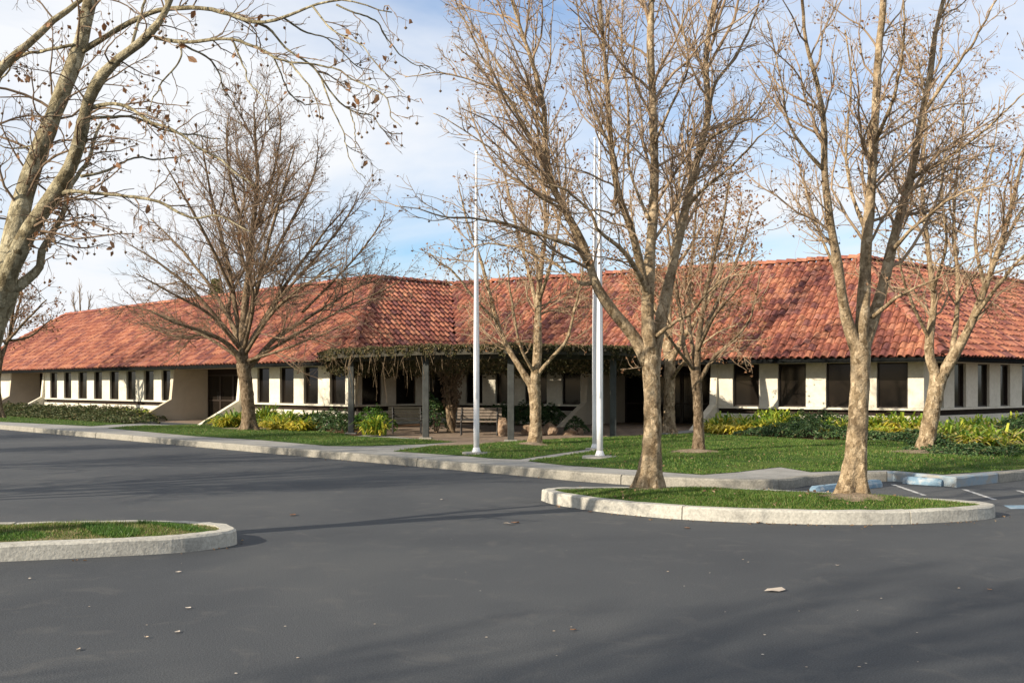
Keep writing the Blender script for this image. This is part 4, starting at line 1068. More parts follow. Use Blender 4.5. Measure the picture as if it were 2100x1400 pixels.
def tree(name, label, Y0, trunk, limbs, seed, bark_m, twig_m, lv, leaves=0, balls=0, grp=None, cat='tree', big_leaves=0, flare_r=.08, lsize=.05, wt=.8, wl=.75, fh=.45):
    rng = np.random.RandomState(seed)
    TP, TR = path_px(trunk, Y0, wt)
    o = thing(name, tuple(TP[0]), label, cat, grp)
    Q, _ = resample(TP, TR, 34)
    mb = MB(); P = Q[:, :3].copy(); P[0, 2] -= .06
    V, q = flare(P, Q[:, 3], flare_r, 26, rng, hgt=fh); mb.add(V, q)
    mb.obj('trunk', M[bark_m], o, True)
    Ps, Rs_ = [], []
    for L_ in limbs:
        LP, LR = path_px(L_, Y0, wl); Q, ln = resample(LP, LR, 30)
        w = rng.normal(0, .012, (30, 3)); w[0] = 0
        w = (w + np.roll(w, 1, 0) + np.roll(w, 2, 0)) / 2
        Q[:, :3] += w * np.linspace(0, 1, 30)[:, None]
        bumpy = 1 + .05 * np.sin(np.arange(30) * 1.3 + rng.uniform(0, 6)) + rng.normal(0, .03, 30)
        m2 = MB(); tubes(Q[:, :3], Q[:, 3] * bumpy, 12 if L_[0][3] > 20 else 8, m2, cap=True); m2.obj('limb', M[bark_m], o, True)
        # two overlapping halves so that spawned branch length follows the limb, not its whole reach
        Ps.append(Q[:, :3]); Rs_.append(Q[:, 3])
    Ps = np.array(Ps); Rs_ = np.array(Rs_)
    cen = TP[-1] + np.array([0, 0, .5])
    mb = MB(); pr = (Ps, Rs_); ends = []
    for li, a in enumerate(lv):
        Pn, Rn = spawn(*pr, rng, outward=cen if li < 2 else None, **a)
        if len(Pn) == 0: break
        tubes(Pn, Rn, (6, 4, 3, 3, 3)[li], mb)
        if li == 0: keep0 = (Pn, Rn)
        pr = (Pn, Rn)
        if li >= 1: ends.append(Pn)
    mb.obj('crown', M[twig_m], o)
    E = np.concatenate([e[:, -1] for e in ends]) if ends else np.zeros((0, 3))
    if leaves and len(E):
        mb = MB(); s = E[rng.choice(len(E), min(leaves, len(E)), False)]
        leaf_cloud(mb, s + rng.normal(0, .02, s.shape) - [0, 0, lsize * .5], np.tile([0.3, -1.0, .2], (len(s), 1)), lsize, rng, aspect=.7)
        tag(mb.obj('dry_leaves', M['deadleaf'], o), kind='stuff')
    if balls and len(E):
        mb = MB(); s = E[rng.choice(len(E), min(balls, len(E)), False)]; n = len(s)
        oc = np.array([(1, 0, 0), (-1, 0, 0), (0, 1, 0), (0, -1, 0), (0, 0, 1), (0, 0, -1)]) * .017
        dr = rng.uniform(.05, .14, n); c = s - np.stack([0 * dr, 0 * dr, dr], 1)
        fo = np.array([(0, 2, 4), (2, 1, 4), (1, 3, 4), (3, 0, 4), (2, 0, 5), (1, 2, 5), (3, 1, 5), (0, 3, 5)])
        mb.add((c[:, None] + oc[None]).reshape(-1, 3), (np.arange(n)[:, None, None] * 6 + fo[None]).reshape(-1, 3))
        tubes(np.stack([s, (s + c) / 2 + rng.normal(0, .006, s.shape), c], 1), np.full((n, 3), .002), 3, mb)
        tag(mb.obj('seed_balls', M['twig_dark'], o), kind='stuff')
    if big_leaves and len(E):
        uu = 1050 + F * E[:, 0] / E[:, 1]; vv = HZ - F * (E[:, 2] - H) / E[:, 1]
        ok = np.where((uu > 10) & (uu < 1000) & (vv > 5) & (vv < 620))[0]
        for j in rng.choice(ok, min(big_leaves, len(ok)), False):
            l_ = bpy.data.objects.new('leaf', LEAF); COL.objects.link(l_); l_.parent = o
            l_.location = Vector(E[j]) - Vector(TP[0]); l_.rotation_euler = (rng.normal(0, .5), rng.normal(0, .5), rng.uniform(0, 6.3)); k = rng.uniform(.5, 1.0); l_.scale = (k, k, k)
    return o
def lvl(d1_=1.7, d2_=3.0, d3_=4.0, l1=(.30, .5, 2.6), l2=(.42, .2, 1.3), l3=(.45, .1, .55), up=.05, t0=.25, wig=.16, ang=(28, 62), rm=(.005, .004, .003)):
    return [dict(dens=d1_, t0=t0, t1=1.0, ang=ang, lr=l1[0], lmin=l1[1], lmax=l1[2], npts=9, wig=wig, trop=up, rmin=rm[0]),
            dict(dens=d2_, t0=.12, t1=1.0, ang=(25, 65), lr=l2[0], lmin=l2[1], lmax=l2[2], npts=7, wig=wig * 1.1, trop=up, rmin=rm[1]),
            dict(dens=d3_, t0=.15, t1=1.0, ang=(25, 70), lr=l3[0], lmin=l3[1], lmax=l3[2], npts=5, wig=wig * 1.2, trop=up * .3, rmin=rm[2])]
GT = 'bare plane trees'
# big tree on the left island
tree('plane_tree', 'big leaning mottled plane tree filling the upper left corner', 9.8,
     [(-86, 1102, 0, 92), (-78, 950, 0, 84), (-58, 800, 0, 80), (-25, 680, 0, 80), (2, 600, 0, 84)],
     [[(0, 605, 0, 72), (28, 500, .1, 60), (44, 420, .2, 54), (72, 330, .3, 48), (105, 250, .4, 44), (140, 160, .5, 42), (170, 70, .6, 38), (190, -10, .7, 34), (215, -150, .8, 28), (260, -320, 1, 18)],
      [(-5, 620, 0, 58), (50, 490, -.1, 46), (110, 400, -.2, 42), (150, 330, -.3, 38), (175, 240, -.4, 33), (200, 170, -.5, 30), (240, 120, -.6, 26), (300, 75, -.7, 22), (345, 22, -.8, 17), (372, -60, -.9, 13)],
      [(-15, 620, 0, 40), (40, 585, .1, 27), (80, 549, .2, 23), (86, 510, .25, 19), (128, 442, .4, 14), (142, 389, .5, 13), (177, 332, .6, 11), (195, 283, .7, 9), (208, 248, .8, 6)],
      [(-60, 810, 0, 40), (-110, 560, .2, 34), (-70, 260, .3, 30), (0, 145, .4, 24), (60, 90, .5, 20), (110, 48, .6, 16), (165, 2, .7, 13), (230, -70, .8, 8)],
      [(163, 108, .55, 18), (210, 80, .5, 15), (270, 45, .4, 14), (330, 20, .3, 13), (400, 17, .2, 12), (455, 26, .1, 11), (520, 45, 0, 10), (580, 36, -.1, 8), (640, 12, -.2, 7), (710, 5, -.3, 5), (800, 25, -.4, 3)],
      [(152, 92, .5, 9), (100, 102, .5, 9), (55, 112, .6, 8), (30, 125, .6, 6), (0, 170, .7, 4)],
      [(120, 397, -.2, 15), (155, 392, -.3, 11), (200, 397, -.35, 9), (270, 404, -.4, 8.5), (320, 412, -.5, 8), (370, 437, -.55, 7), (400, 447, -.6, 6), (440, 441, -.65, 5), (480, 458, -.7, 4), (515, 475, -.8, 3)],
      [(182, 222, -.4, 14), (230, 213, -.5, 10), (270, 225, -.6, 9), (310, 250, -.7, 8), (370, 275, -.8, 7), (420, 310, -.9, 6), (480, 350, -1, 5), (525, 378, -1.1, 3)],
      [(178, 243, -.4, 10), (230, 240, -.3, 8), (280, 242, -.2, 7), (330, 262, -.1, 6), (390, 276, 0, 5), (450, 285, .1, 3)],
      [(318, 78, -.7, 12), (383, 87, -.8, 10), (450, 80, -.9, 9), (517, 93, -1, 8), (560, 117, -1.1, 7), (593, 130, -1.15, 6), (620, 160, -1.2, 5), (647, 200, -1.3, 3.5), (655, 250, -1.35, 2)],
      [(520, 45, 0, 8), (553, 60, .1, 7), (587, 100, .2, 6), (617, 120, .2, 6), (650, 147, .3, 5.5), (677, 190, .3, 5), (710, 220, .4, 4.5), (733, 233, .4, 4), (763, 240, .5, 3.5), (783, 267, .5, 3), (827, 277, .6, 2)],
      [(593, 128, -1.1, 6), (653, 133, -1.2, 5), (693, 143, -1.3, 4.5), (733, 167, -1.4, 4), (787, 200, -1.5, 3.5), (802, 232, -1.6, 3), (822, 262, -1.7, 2)],
      [(660, 165, .3, 5), (683, 227, .1, 4), (703, 267, 0, 3.5), (710, 300, -.1, 3), (720, 333, -.2, 2.5), (750, 367, -.3, 1.8)],
      [(560, 115, -1.1, 5), (580, 160, -1, 4), (593, 190, -.9, 3.5), (620, 213, -.8, 3), (645, 208, -.7, 2)],
      [(718, 225, .4, 4), (727, 267, .3, 3), (730, 310, .3, 2)],
      [(373, 90, -.8, 6), (427, 120, -.6, 5), (447, 143, -.5, 4.5), (460, 187, -.4, 3.5), (480, 218, -.3, 2.5), (500, 270, -.2, 1.8)],
      [(480, 88, -.95, 6), (500, 140, -1.1, 4.5), (513, 173, -1.2, 4), (540, 207, -1.3, 3), (556, 250, -1.4, 2)],
      [(368, 86, -.8, 6), (371, 120, -.9, 5), (340, 160, -1, 4.5), (314, 203, -1.1, 3.5), (300, 240, -1.2, 2)],
      [(580, 36, -.1, 6), (627, 67, .2, 5), (673, 80, .3, 4), (700, 107, .4, 3.5), (730, 133, .5, 3), (770, 150, .6, 2)],
      [(690, 10, -.3, 6), (717, 23, -.3, 5), (767, 40, -.2, 4.5), (785, 66, -.1, 4), (812, 102, 0, 3.5), (842, 128, .1, 3), (880, 145, .2, 2)],
      [(640, 12, -.2, 6), (680, 60, -.5, 4.5), (735, 90, -.7, 3.5), (790, 150, -.9, 3), (830, 190, -1, 2)],
      [(165, 362, -.3, 9), (215, 352, -.2, 7), (270, 326, -.1, 5.5), (330, 326, 0, 4.5), (385, 318, .1, 3)],
      [(270, 96, -.6, 9), (285, 40, -.4, 8), (305, -20, -.2, 7), (340, -120, 0, 5)],
      [(90, 290, .4, 6), (60, 300, .3, 5), (20, 305, .2, 4), (-30, 290, .1, 3)],
      [(345, 22, -.8, 8), (330, -60, -.6, 5), (345, -150, -.5, 3)]],
     101, 'olive_bark', 'twig_dark', lvl(6.0, 8.5, 8.0, (.26, .3, 1.5), (.42, .12, .85), (.5, .06, .36), up=-.05, t0=.14, wig=.2, rm=(.0045, .0034, .0026)), leaves=240, balls=420, grp=GT, big_leaves=70, wt=.80, wl=.76, flare_r=.12)
# dense round tree on the left
tree('round_crowned_tree', 'dense bare round crowned tree with fine brown twigs on the left lawn strip', 33.0,
     [(512, 883, 0, 40), (510, 850, 0, 31), (506, 800, 0, 30), (502, 770, 0, 31), (499, 745, 0, 34)],
     [[(499, 752, 0, 22), (484, 723, -.2, 14), (454, 696, -.5, 11), (400, 674, -.9, 8), (355, 660, -1.2, 6), (310, 640, -1.5, 3)],
      [(499, 750, 0, 26), (498, 690, .1, 22), (503, 620, .2, 18), (512, 540, .3, 15), (520, 450, .3, 12), (528, 360, .2, 9), (524, 290, .1, 7), (520, 210, 0, 3)],
      [(498, 720, 0, 16), (484, 640, .3, 12), (470, 550, .6, 10), (445, 450, .9, 7), (425, 360, 1.1, 5), (415, 290, 1.2, 3)],
      [(500, 690, 0, 14), (528, 590, -.3, 11), (552, 490, -.6, 8), (580, 390, -.9, 6), (605, 300, -1.1, 3)],
      [(502, 760, 0, 20), (528, 734, .2, 13), (563, 696, .5, 11), (612, 664, .8, 9), (690, 615, 1.2, 6), (770, 565, 1.6, 3)],
      [(505, 715, 0, 13), (550, 640, .8, 10), (605, 555, 1.4, 8), (670, 470, 1.9, 5), (715, 420, 2.2, 3)],
      [(496, 700, 0, 11), (440, 600, 1.0, 8), (375, 515, 1.6, 6), (310, 450, 2.0, 3)],
      [(492, 715, 0, 9), (430, 645, -.8, 7), (350, 600, -1.4, 5), (280, 560, -1.8, 3)],
      [(500, 720, 0, 10), (520, 610, -1.2, 8), (490, 500, -2.0, 6), (500, 400, -2.4, 4), (490, 330, -2.5, 2)],
      [(500, 730, 0, 10), (560, 640, -1.4, 8), (630, 580, -2.2, 5), (700, 540, -2.6, 3)],
      [(500, 730, 0, 10), (470, 620, 1.8, 8), (540, 480, 2.6, 6), (570, 370, 3.0, 4), (560, 290, 3.1, 2)],
      [(499, 740, 0, 9), (440, 690, .9, 7), (360, 690, 1.5, 5), (290, 660, 1.8, 3)],
      [(505, 740, 0, 9), (570, 720, -.9, 6), (650, 690, -1.5, 4), (720, 660, -1.8, 2)],
      [(503, 715, 0, 10), (575, 610, .5, 8), (655, 520, .9, 6), (715, 440, 1.1, 4), (735, 395, 1.2, 2)],
      [(505, 745, 0, 10), (600, 690, -.4, 8), (700, 635, -.7, 5), (785, 595, -.9, 4), (830, 570, -1, 2)],
      [(494, 710, 0, 9), (400, 600, -.4, 7), (320, 535, -.6, 5), (255, 495, -.8, 2)],
      [(494, 735, 0, 9), (405, 680, .3, 6), (315, 640, .5, 4), (245, 625, .6, 2)],
      [(478, 600, .3, 9), (420, 480, -.6, 7), (370, 390, -1.0, 5), (335, 330, -1.2, 2)],
      [(540, 560, -.3, 9), (600, 450, .6, 7), (640, 370, 1.0, 5), (655, 300, 1.2, 2)],
      [(515, 520, .3, 9), (480, 400, -.8, 7), (465, 300, -1.2, 5), (470, 230, -1.4, 2)],
      [(525, 470, .3, 9), (560, 360, .9, 6), (575, 270, 1.2, 4), (570, 215, 1.3, 2)],
      [(620, 640, .8, 7), (700, 560, .3, 5), (760, 490, 0, 4), (790, 440, -.2, 2)]],
     102, 'brown_bark', 'twig_dark', lvl(4.4, 7.5, 8.0, (.40, .7, 2.6), (.46, .3, 1.2), (.5, .12, .5), up=.04, t0=.2, wig=.13, ang=(25, 58), rm=(.007, .006, .005)), leaves=2200, balls=0, lsize=.06, wt=.88, wl=.85, flare_r=.14)
# forked tree by the flagpole
tree('plane_tree', 'slim forked bare plane tree between the lone flagpole and the flagpole pair', 24.3,
     [(1095, 918, 0, 36), (1098, 880, 0, 27), (1098, 830, 0, 26), (1095, 788, 0, 30)],
     [[(1095, 798, 0, 22), (1070, 760, 0, 15), (1040, 710, .1, 12), (1022, 665, .2, 11), (1003, 600, .3, 9), (985, 530, .4, 7), (960, 460, .5, 5), (940, 380, .6, 3)],
      [(1096, 795, 0, 28), (1102, 725, 0, 22), (1103, 650, .1, 18), (1108, 560, .2, 13), (1120, 460, .3, 10), (1112, 360, .4, 8), (1102, 260, .5, 6), (1105, 170, .6, 3)],
      [(1100, 770, 0, 13), (1130, 735, -.2, 9), (1158, 703, -.4, 8), (1172, 665, -.5, 7), (1190, 580, -.6, 5), (1200, 500, -.7, 3)],
      [(1097, 765, 0, 10), (1078, 735, -.3, 7), (1064, 700, -.5, 6), (1050, 620, -.8, 5), (1040, 540, -1, 3)],
      [(1103, 640, .1, 11), (1085, 560, .5, 9), (1062, 480, .8, 7), (1042, 390, 1.0, 5), (1020, 290, 1.2, 3)],
      [(1106, 615, .1, 11), (1130, 540, -.4, 8), (1148, 450, -.8, 6), (1160, 350, -1, 4), (1155, 260, -1.1, 2)],
      [(1020, 660, .2, 8), (980, 620, -.2, 6), (930, 560, -.5, 5), (880, 520, -.7, 3)],
      [(1108, 560, .2, 8), (1080, 470, .9, 6), (1085, 380, 1.4, 4), (1070, 300, 1.7, 2)]],
     103, 'plane_bark', 'twig', lvl(4.6, 7.5, 7.5, (.36, .5, 2.2), (.42, .2, .9), (.5, .1, .4), up=.03, t0=.2, wig=.17, rm=(.007, .0055, .0042)), leaves=1600, balls=300, grp=GT, lsize=.065, wt=.9, wl=.85, flare_r=.08)
# main island tree
tree('plane_tree', 'tall bare many limbed plane tree at the left end of the right island', 13.95,
     [(1328, 1008, 0, 70), (1333, 960, 0, 62), (1338, 880, 0, 58), (1337, 800, 0, 56), (1335, 745, 0, 64), (1335, 712, 0, 70)],
     [[(1330, 745, 0, 54), (1300, 690, 0, 44), (1258, 640, -.1, 38), (1222, 585, -.2, 34), (1197, 505, -.3, 29), (1155, 425, -.4, 25), (1122, 350, -.5, 21), (1118, 240, -.6, 18), (1100, 160, -.7, 15), (1075, 80, -.8, 12), (1045, -20, -.9, 9), (1020, -140, -1, 5)],
      [(1333, 735, 0, 56), (1328, 640, 0, 46), (1332, 540, .1, 40), (1340, 430, .2, 34), (1342, 330, .2, 30), (1338, 200, .3, 27), (1333, 80, .3, 24), (1338, -60, .3, 18), (1350, -250, .3, 8)],
      [(1338, 735, 0, 52), (1358, 645, .2, 42), (1376, 560, .4, 35), (1396, 470, .6, 31), (1428, 335, .8, 26), (1453, 235, 1.0, 23), (1446, 130, 1.1, 20), (1466, 10, 1.2, 16), (1500, -120, 1.3, 10), (1530, -240, 1.4, 5)],
      [(1330, 620, .05, 34), (1300, 490, -.3, 26), (1268, 400, -.5, 22), (1255, 310, -.6, 19), (1247, 200, -.7, 16), (1234, 60, -.8, 13), (1225, -80, -.9, 8)],
      [(1327, 600, 0, 22), (1300, 545, -.5, 18), (1269, 505, -.8, 15), (1227, 474, -1.1, 12), (1212, 434, -1.2, 10), (1167, 394, -1.4, 8), (1130, 380, -1.5, 6), (1080, 345, -1.6, 3)],
      [(1116, 255, -.6, 12), (1064, 193, -.4, 9), (1000, 100, -.2, 7), (945, 10, 0, 5), (900, -60, .1, 3)],
      [(1160, 430, -.4, 11), (1095, 395, -.9, 8), (1030, 330, -1.2, 6), (960, 270, -1.4, 4.5), (890, 235, -1.5, 3)],
      [(1060, 215, .3, 8), (980, 170, .7, 6), (900, 150, .9, 5), (830, 160, 1.0, 3)],
      [(1205, 540, -.3, 22), (1183, 509, -.5, 16), (1136, 491, -.7, 12), (1048, 460, -.9, 9), (977, 449, -1.1, 7.5), (911, 443, -1.3, 6), (860, 430, -1.4, 4), (810, 420, -1.5, 3)],
      [(1215, 580, -.2, 18), (1188, 580, -.2, 13), (1137, 540, 0, 10), (1066, 509, .2, 7), (1000, 500, .4, 5), (940, 520, .5, 3)],
      [(1452, 240, 1.0, 16), (1466, 175, 1.2, 11), (1508, 115, 1.4, 9), (1544, 44, 1.6, 7), (1570, -30, 1.7, 4)],
      [(1405, 430, .7, 15), (1440, 390, .4, 11), (1500, 340, .1, 8), (1550, 290, -.2, 6), (1600, 240, -.4, 3)],
      [(1420, 360, .8, 14), (1452, 290, .5, 11), (1490, 265, .2, 9), (1545, 235, 0, 6), (1580, 180, -.1, 5), (1600, 90, -.2, 3)],
      [(1262, 420, -.5, 14), (1262, 330, -1.0, 11), (1228, 250, -1.3, 9), (1200, 160, -1.5, 7), (1190, 60, -1.6, 5), (1170, -60, -1.7, 3)],
      [(1150, 420, -.4, 13), (1110, 300, 0, 9), (1050, 210, .3, 7), (985, 140, .5, 5), (930, 90, .6, 3)],
      [(1340, 300, .2, 12), (1375, 220, -.2, 9), (1410, 140, -.5, 7), (1400, 40, -.7, 5), (1420, -60, -.8, 3)],
      [(1122, 340, -.5, 12), (1070, 250, -.9, 9), (1010, 150, -1.2, 7), (960, 60, -1.4, 5), (920, -30, -1.5, 3)],
      [(1330, 450, .1, 12), (1290, 340, .8, 9), (1290, 220, 1.2, 8), (1275, 100, 1.5, 6), (1280, -20, 1.7, 4)],
      [(1345, 690, 0, 16), (1385, 660, -.6, 12), (1420, 640, -1.0, 10), (1450, 600, -1.3, 8), (1490, 570, -1.5, 5), (1540, 545, -1.6, 3)]],
     104, 'plane_bark', 'twig', lvl(6.4, 8.6, 8.6, (.33, .5, 3.2), (.44, .15, 1.3), (.5, .08, .46), up=.05, t0=.2, wig=.15, ang=(20, 55), rm=(.0065, .0046, .0032)), leaves=480, balls=380, grp=GT, lsize=.045, wt=.61, wl=.60, flare_r=.17, fh=.75)
# right island tree
tree('plane_tree', 'bare plane tree with flaky trunk at the right end of the right island', 13.05,
     [(1748, 1026, 0, 64), (1752, 980, 0, 58), (1758, 900, 0, 56), (1762, 820, 0, 54), (1765, 750, 0, 54), (1763, 700, 0, 62)],
     [[(1760, 725, 0, 44), (1738, 660, 0, 34), (1726, 600, -.1, 30), (1716, 530, -.2, 27), (1700, 440, -.3, 23), (1690, 350, -.4, 20), (1692, 260, -.5, 17), (1672, 160, -.6, 13), (1650, 60, -.7, 10), (1640, -60, -.8, 6)],
      [(1764, 720, 0, 46), (1772, 600, .1, 37), (1777, 500, .1, 32), (1786, 400, .2, 28), (1792, 280, .2, 25), (1799, 150, .3, 22), (1808, 0, .3, 18), (1812, -160, .3, 10)],
      [(1768, 720, 0, 44), (1795, 640, .2, 35), (1815, 570, .3, 31), (1832, 495, .4, 28), (1862, 385, .6, 24), (1885, 280, .7, 21), (1905, 170, .8, 18), (1922, 60, .9, 14), (1950, -60, 1.0, 9)],
      [(1868, 365, .6, 15), (1930, 332, .4, 11), (1990, 290, .2, 8), (2050, 240, 0, 6), (2115, 180, -.2, 4)],
      [(1690, 350, -.4, 13), (1650, 305, -.6, 9), (1615, 245, -.8, 7), (1600, 150, -1, 5), (1570, 40, -1.1, 3)],
      [(1825, 520, .4, 14), (1870, 470, -.1, 10), (1930, 420, -.4, 8), (1990, 390, -.7, 6), (2060, 370, -.9, 3)],
      [(1778, 480, .1, 14), (1745, 390, .7, 10), (1735, 290, 1.1, 8), (1745, 180, 1.4, 6), (1735, 60, 1.6, 4)],
      [(1790, 300, .2, 13), (1830, 210, -.4, 10), (1850, 110, -.8, 8), (1855, 0, -1.1, 5)],
      [(1895, 230, .7, 12), (1950, 150, .4, 9), (2000, 80, .2, 7), (2050, -10, 0, 4)],
      [(1722, 570, -.1, 11), (1690, 500, .5, 8), (1660, 420, .9, 6), (1640, 340, 1.2, 4), (1620, 280, 1.3, 3)],
      [(1790, 650, .1, 14), (1840, 610, -.7, 10), (1880, 590, -1.0, 7), (1940, 560, -1.3, 5), (2010, 520, -1.5, 3)]],
     105, 'plane_bark', 'twig', lvl(6.4, 8.6, 8.6, (.33, .5, 3.1), (.44, .15, 1.3), (.5, .08, .46), up=.05, t0=.2, wig=.15, ang=(20, 55), rm=(.0065, .0046, .0032)), leaves=480, balls=380, grp=GT, lsize=.045, wt=.71, wl=.70, flare_r=.18, fh=.75)
# thin tree on the lawn behind
tree('plane_tree', 'thin bare tree with leafy twigs on the lawn behind the left island tree', 21.0,
     [(1433, 937, 0, 34), (1433, 890, 0, 27), (1431, 820, 0, 24), (1427, 765, 0, 27)],
     [[(1428, 775, 0, 16), (1404, 715, 0, 12), (1396, 650, .2, 10), (1382, 560, .3, 8), (1370, 480, .4, 6), (1360, 400, .5, 3)],
      [(1428, 775, 0, 20), (1434, 690, 0, 15), (1447, 600, -.2, 12), (1470, 500, -.3, 9), (1490, 420, -.4, 6), (1500, 340, -.5, 3)],
      [(1430, 790, 0, 12), (1462, 735, -.3, 9), (1500, 700, -.6, 7), (1540, 650, -.8, 5), (1560, 560, -.9, 3)],
      [(1428, 760, 0, 12), (1412, 640, .7, 9), (1420, 520, 1.0, 7), (1430, 400, 1.2, 5), (1425, 320, 1.3, 3)],
      [(1433, 700, 0, 10), (1480, 600, .8, 8), (1520, 510, 1.2, 6), (1545, 430, 1.4, 3)],
      [(1430, 720, 0, 9), (1470, 640, -1.0, 7), (1520, 580, -1.5, 5), (1550, 500, -1.7, 3)],
      [(1424, 760, 0, 9), (1370, 690, -.8, 7), (1330, 620, -1.2, 5), (1300, 560, -1.4, 3)]],
     106, 'brown_bark', 'twig', lvl(5.0, 7.0, 7.0, (.40, .4, 1.7), (.45, .2, .9), (.5, .1, .4), up=.05, t0=.15, wig=.15, rm=(.0065, .005, .004)), leaves=4000, balls=100, grp=GT, lsize=.065, wt=.82, wl=.85, flare_r=.07)
tree('plane_tree', 'bare tree by the main entrance, its trunk just right of the left island tree', 31.5,
     [(1371, 889, 0, 42), (1372, 850, 0, 33), (1373, 790, 0, 31), (1373, 735, 0, 33)],
     [[(1373, 745, 0, 24), (1371, 650, .2, 17), (1380, 545, .4, 13), (1390, 440, .6, 9), (1396, 340, .7, 4)],
      [(1373, 745, 0, 20), (1402, 690, -.3, 14), (1440, 640, -.6, 11), (1475, 570, -.9, 8), (1505, 490, -1.2, 5), (1520, 420, -1.4, 3)],
      [(1372, 745, 0, 18), (1350, 655, .5, 13), (1322, 560, .9, 9), (1300, 470, 1.2, 6), (1290, 390, 1.4, 3)],
      [(1373, 780, 0, 14), (1392, 755, -.5, 9), (1415, 728, -.9, 7), (1460, 690, -1.4, 5), (1520, 660, -1.8, 3)],
      [(1378, 560, .4, 10), (1430, 480, 1.4, 7), (1460, 400, 2.0, 5), (1470, 330, 2.4, 3)]],
     107, 'plane_bark', 'twig', lvl(4.5, 6.0, 6.5, (.38, .6, 2.4), (.42, .3, 1.2), (.5, .15, .5), up=.05, t0=.15, wig=.15, rm=(.009, .007, .0055)), leaves=2500, balls=0, grp=GT, lsize=.08, wt=.72, wl=.8, flare_r=.12)
# leaning tree on the right lawn
tree('plane_tree', 'bare plane tree leaning right on the lawn right of the island', 21.0,
     [(1893, 938, 0, 50), (1900, 905, 0, 40), (1910, 850, 0, 38), (1921, 795, 0, 38), (1926, 765, 0, 42)],
     [[(1924, 780, 0, 30), (1906, 730, 0, 24), (1908, 680, .1, 20), (1916, 620, .2, 16), (1907, 540, .3, 13), (1896, 450, .4, 11), (1890, 350, .5, 9), (1900, 250, .6, 7), (1882, 120, .7, 4)],
      [(1927, 780, 0, 34), (1955, 730, -.1, 27), (1985, 678, -.2, 23), (2005, 630, -.3, 19), (2030, 560, -.4, 15), (2058, 480, -.5, 12), (2084, 380, -.6, 9), (2110, 260, -.7, 6), (2130, 150, -.8, 3)],
      [(1950, 740, 0, 16), (1962, 650, .4, 13), (1964, 560, .7, 11), (1956, 480, .9, 9), (1960, 380, 1.1, 7), (1975, 260, 1.3, 5), (1970, 150, 1.4, 3)],
      [(1998, 650, -.3, 13), (2055, 575, -.9, 9), (2100, 525, -1.2, 7), (2170, 480, -1.5, 4)],
      [(1908, 700, .1, 11), (1872, 625, -.3, 8), (1850, 560, -.6, 6), (1838, 490, -.8, 3)],
      [(2020, 590, -.4, 11), (2000, 490, .3, 8), (2015, 390, .8, 6), (2040, 290, 1.1, 4), (2050, 200, 1.3, 3)],
      [(1912, 600, .2, 10), (1940, 500, -.6, 8), (1930, 390, -1.0, 6), (1945, 280, -1.3, 3)],
      [(2040, 540, -.4, 10), (2090, 440, .4, 7), (2140, 360, .9, 5), (2180, 290, 1.2, 3)]],
     108, 'plane_bark', 'twig', lvl(5.0, 7.0, 7.0, (.36, .5, 2.2), (.42, .2, 1.0), (.5, .1, .4), up=.04, t0=.18, wig=.16, rm=(.0065, .005, .004)), leaves=1900, balls=250, grp=GT, lsize=.065, wt=.86, wl=.8, flare_r=.13)
# tree in front of the far end of the left wing
tree('bare_tree', 'small dark bare tree at the left edge before the far roof end', 46.0,
     [(2, 856, 0, 16), (-2, 820, 0, 12), (-4, 780, 0, 11), (2, 730, 0, 12)],
     [[(2, 735, 0, 10), (22, 680, .3, 7), (40, 620, .5, 5), (48, 570, .7, 3)],
      [(1, 735, 0, 10), (-10, 660, -.4, 7), (-15, 590, -.8, 5), (-8, 520, -1, 3)],
      [(10, 705, 0, 7), (60, 650, -.5, 5), (95, 615, -.9, 3)],
      [(0, 720, 0, 8), (-50, 650, .9, 5), (-80, 590, 1.4, 3)],
      [(20, 685, .2, 7), (30, 600, -1.2, 5), (15, 520, -1.9, 3)],
      [(5, 700, 0, 6), (60, 690, .8, 5), (110, 650, 1.2, 2)]],
     109, 'brown_bark', 'twig_dark', lvl(3.6, 5.0, 5.5, (.5, .8, 2.4), (.46, .4, 1.3), (.5, .2, .6), up=.05, t0=.15, wig=.14, rm=(.012, .009, .007)), leaves=900, balls=0, lsize=.11, wt=.9, wl=.9, flare_r=.1)
tree('poplar', 'pale bare poplar far away above the left end of the roof', 130.0,
     [(170, 792, 0, 8), (168, 720, 0, 7), (166, 660, 0, 6)],
     [[(166, 665, 0, 5), (164, 620, 0, 4), (163, 585, 0, 2)], [(166, 700, 0, 4), (180, 640, .6, 3), (186, 605, .8, 2)], [(166, 700, 0, 4), (154, 640, -.6, 3), (151, 610, -.8, 2)], [(167, 720, 0, 4), (192, 660, -1, 3), (200, 635, -1, 2)]],
     110, 'brown_bark', 'twig_pale', [dict(dens=3.0, t0=.1, t1=1, ang=(12, 32), lr=.32, lmin=.8, lmax=2.6, npts=6, wig=.08, trop=.12, rmin=.03), dict(dens=3.5, t0=.1, t1=1, ang=(15, 40), lr=.5, lmin=.5, lmax=1.4, npts=4, wig=.1, trop=.1, rmin=.02)], flare_r=.2)
